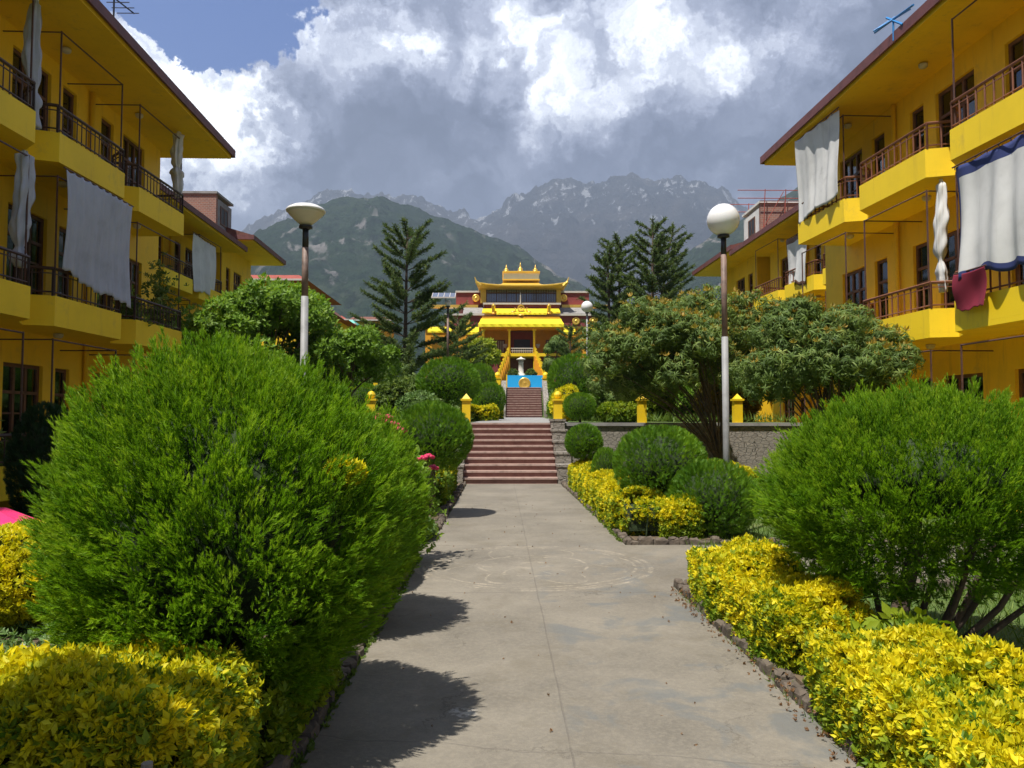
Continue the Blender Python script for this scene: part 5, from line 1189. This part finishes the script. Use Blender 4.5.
# ------------------------------------------------------------------ houses farther off
def house(label, px0, px1, py, Y, D, over, roofm, wallm='yellow', win=(), zb=None, awn=None):
    A, B = at(px0, py, Y), at(px1, py, Y); z0 = gz(A.x, Y)-.5; org = Vector(((A.x+B.x)/2, Y, z0)); r_ = thing('house', label, 'house', org)
    MB().box(A.x, B.x, Y, Y+D, z0, A.z-.5).build('wall', M[wallm], r_, org)
    b = MB(); zt = A.z; o_ = over
    b.hexa([(A.x-o_, Y-o_, zt-.5), (B.x+o_, Y-o_, zt-.5), (B.x+o_, Y+D+o_, zt-.5), (A.x-o_, Y+D+o_, zt-.5), (A.x-o_*.2, Y-o_*.2, zt), (B.x+o_*.2, Y-o_*.2, zt), (B.x+o_*.2, Y+D, zt), (A.x-o_*.2, Y+D, zt)]); rf_ = b.build('roof', M[roofm], r_, org)
    MB().box(A.x-o_-.05, B.x+o_+.05, Y-o_-.1, Y-o_-.03, zt-.52, zt-.40).build('fascia', M['trimwhite'], rf_, org)
    for (wx0, wx1, wy0, wy1) in win:
        a, c = at(wx0, wy1, Y), at(wx1, wy0, Y); w_ = MB().box(a.x, c.x, Y-.06, Y+.02, a.z, c.z).build('window', M['wood'], r_, org); MB().box(a.x+.1, (a.x+c.x)/2-.04, Y-.09, Y-.063, a.z+.1, c.z-.1).box((a.x+c.x)/2+.04, c.x-.1, Y-.09, Y-.063, a.z+.1, c.z-.1).build('pane', M['black'], w_, org)
    return r_, org
house('fourth yellow house on the left with a flat red roof and white trim', 240, 297, 275.5, 52, 9, 1.0, 'red_roof', 'yellow', [(287.5, 291.5, 289, 301), (263, 270, 291, 301)])
house('small yellow house with a brown roof peeping out lower right of the red-roofed one', 296, 316, 300, 62, 8, .6, 'rooftile', 'yellow', [(305, 309, 308, 316)])
house('farther yellow house with a red roof just above the leafy tree', 315, 340, 316, 72, 8, 1.0, 'red_roof', 'yellow', [(322, 326, 324, 331), (331, 335, 324, 331)])
house('small house with a bright teal roof left of the araucaria', 341, 352, 320, 78, 8, .5, 'teal', 'orange', [(345, 348, 328, 334)])
house('brown-roofed orange house behind the left araucaria', 356, 384, 317, 84, 8, .9, 'rooftile', 'orange', [(361, 365, 330, 336), (372, 377, 330, 336)])
# ------------------------------------------------------------------ mountains
def vnoise(x, y, seed):
    xi, yi = np.floor(x).astype(int), np.floor(y).astype(int); xf, yf = x-xi, y-yi
    def h(a, b):
        k_ = (a*374761393+b*668265263+seed*1442695041) & 0xffffffff; k_ = ((k_ ^ (k_ >> 13))*1274126177) & 0xffffffff; return ((k_ ^ (k_ >> 16)) & 0xffff)/65535.0
    u, v = xf*xf*(3-2*xf), yf*yf*(3-2*yf)
    return (h(xi, yi)*(1-u)+h(xi+1, yi)*u)*(1-v)+(h(xi, yi+1)*(1-u)+h(xi+1, yi+1)*u)*v
def ridged(x, y, seed, oct_=6):
    t, a, f, s_ = 0, .5, 1, 0
    for k_ in range(oct_): t = t+a*(1-np.abs(2*vnoise(x*f+k_*17, y*f+k_*9, seed+k_)-1)); s_ += a; a *= .52; f *= 2.03
    return t/s_
def mountain(name, prof, D0, Dr, D1, seed, mat, amp, sc_, na=700, nd=260, pw=1.15, jag=.3):
    px = np.linspace(prof[0][0], prof[-1][0], na); py = np.interp(px, [p[0] for p in prof], [p[1] for p in prof])
    k_ = np.ones(5)/5; py = np.convolve(np.pad(py, 2, 'edge'), k_, 'valid')
    tn = (px-500)/F; H = (421-py)/F*Dr
    ds = np.concatenate([np.linspace(D0, Dr, int(nd*.75)), np.linspace(Dr, D1, nd-int(nd*.75)+1)[1:]])
    T_, Dd = np.meshgrid(tn, ds); Hh = np.broadcast_to(H, T_.shape); s_ = np.clip((Dd-D0)/(Dr-D0), 0, 1); back = np.clip((Dd-Dr)/(D1-Dr), 0, 1)
    X, Y = T_*Dd, Dd; n = ridged(X/sc_+.3*vnoise(X/sc_*2, Y/sc_*2, seed+50), Y/(sc_*1.6), seed)-.55
    n2 = ridged(X/(sc_*.22), Y/(sc_*.3), seed+9, 5)-.55
    env = np.clip(np.sin(np.clip(s_, 0, 1)*PI*.97), 0, 1)**.7; n3 = ridged(X/(sc_*.09), Y/(sc_*.13), seed+19, 4)-.55
    Z = Hh*s_**pw*(1-back**1.3*.75)+(n*amp+n2*amp*.34+n3*amp*.10)*env*(.4+.6*s_)+(n2*amp*.16+n3*amp*.10)*(s_ > .95)*jag
    V = np.stack([X, Y, Z+EYE-2], -1).reshape(-1, 3); m_ = na; i, j = np.meshgrid(np.arange(na-1), np.arange(len(ds)-1)); a = (j*m_+i).ravel()
    T = np.concatenate([np.stack([a, a+1, a+m_+1], 1), np.stack([a, a+m_+1, a+m_], 1)])
    Z = Z; o = npmesh(name, V, T, mat); o.data.polygons.foreach_set('use_smooth', [True]*len(o.data.polygons)); return tag(o, kind='structure')
G, RK = mtn_green(), mtn_rock()
mountain('green_mountain', [(-500, 330), (-200, 320), (60, 310), (150, 292), (200, 268), (240, 243), (285, 223), (325, 206), (352, 200), (380, 198), (408, 205), (448, 216), (480, 229), (518, 248), (545, 266), (570, 288), (600, 306), (660, 345), (740, 385), (860, 412)], 1000, 3000, 4200, 3, G, 300, 620)
mountain('green_hill', [(560, 412), (620, 385), (650, 330), (672, 272), (686, 254), (706, 240), (735, 222), (765, 203), (805, 182), (830, 172), (870, 162), (960, 150), (1100, 130), (1500, 110)], 1100, 2700, 3800, 21, G, 260, 560)
mountain('rocky_mountain', [(-500, 320), (-100, 310), (120, 290), (200, 256), (240, 240), (262, 228), (290, 214), (318, 200), (340, 196), (365, 194), (400, 200), (430, 210), (460, 216), (478, 219), (500, 209), (525, 197), (550, 188), (575, 180), (605, 177), (640, 177), (680, 182), (708, 187), (728, 196), (748, 212), (775, 230), (820, 240), (1000, 245), (1500, 270)], 3600, 7000, 9000, 40, RK, 850, 1000, na=900, nd=340, jag=1.0, pw=1.3)
# ------------------------------------------------------------------ haze
def haze(d):
    m = bpy.data.materials.new('haze'); m.use_nodes = True; nt = m.node_tree; nt.nodes.clear()
    v = nt.nodes.new('ShaderNodeVolumePrincipled'); v.inputs['Color'].default_value = (.66, .80, 1.0, 1); v.inputs['Density'].default_value = d
    v.inputs['Anisotropy'].default_value = .2
    nt.links.new(v.outputs[0], nt.nodes.new('ShaderNodeOutputMaterial').inputs['Volume'])
    tag(MB().box(-9000, 9000, -300, 9800, -1.6, 2620).build('haze', m), kind='stuff')
haze(1.25e-4)
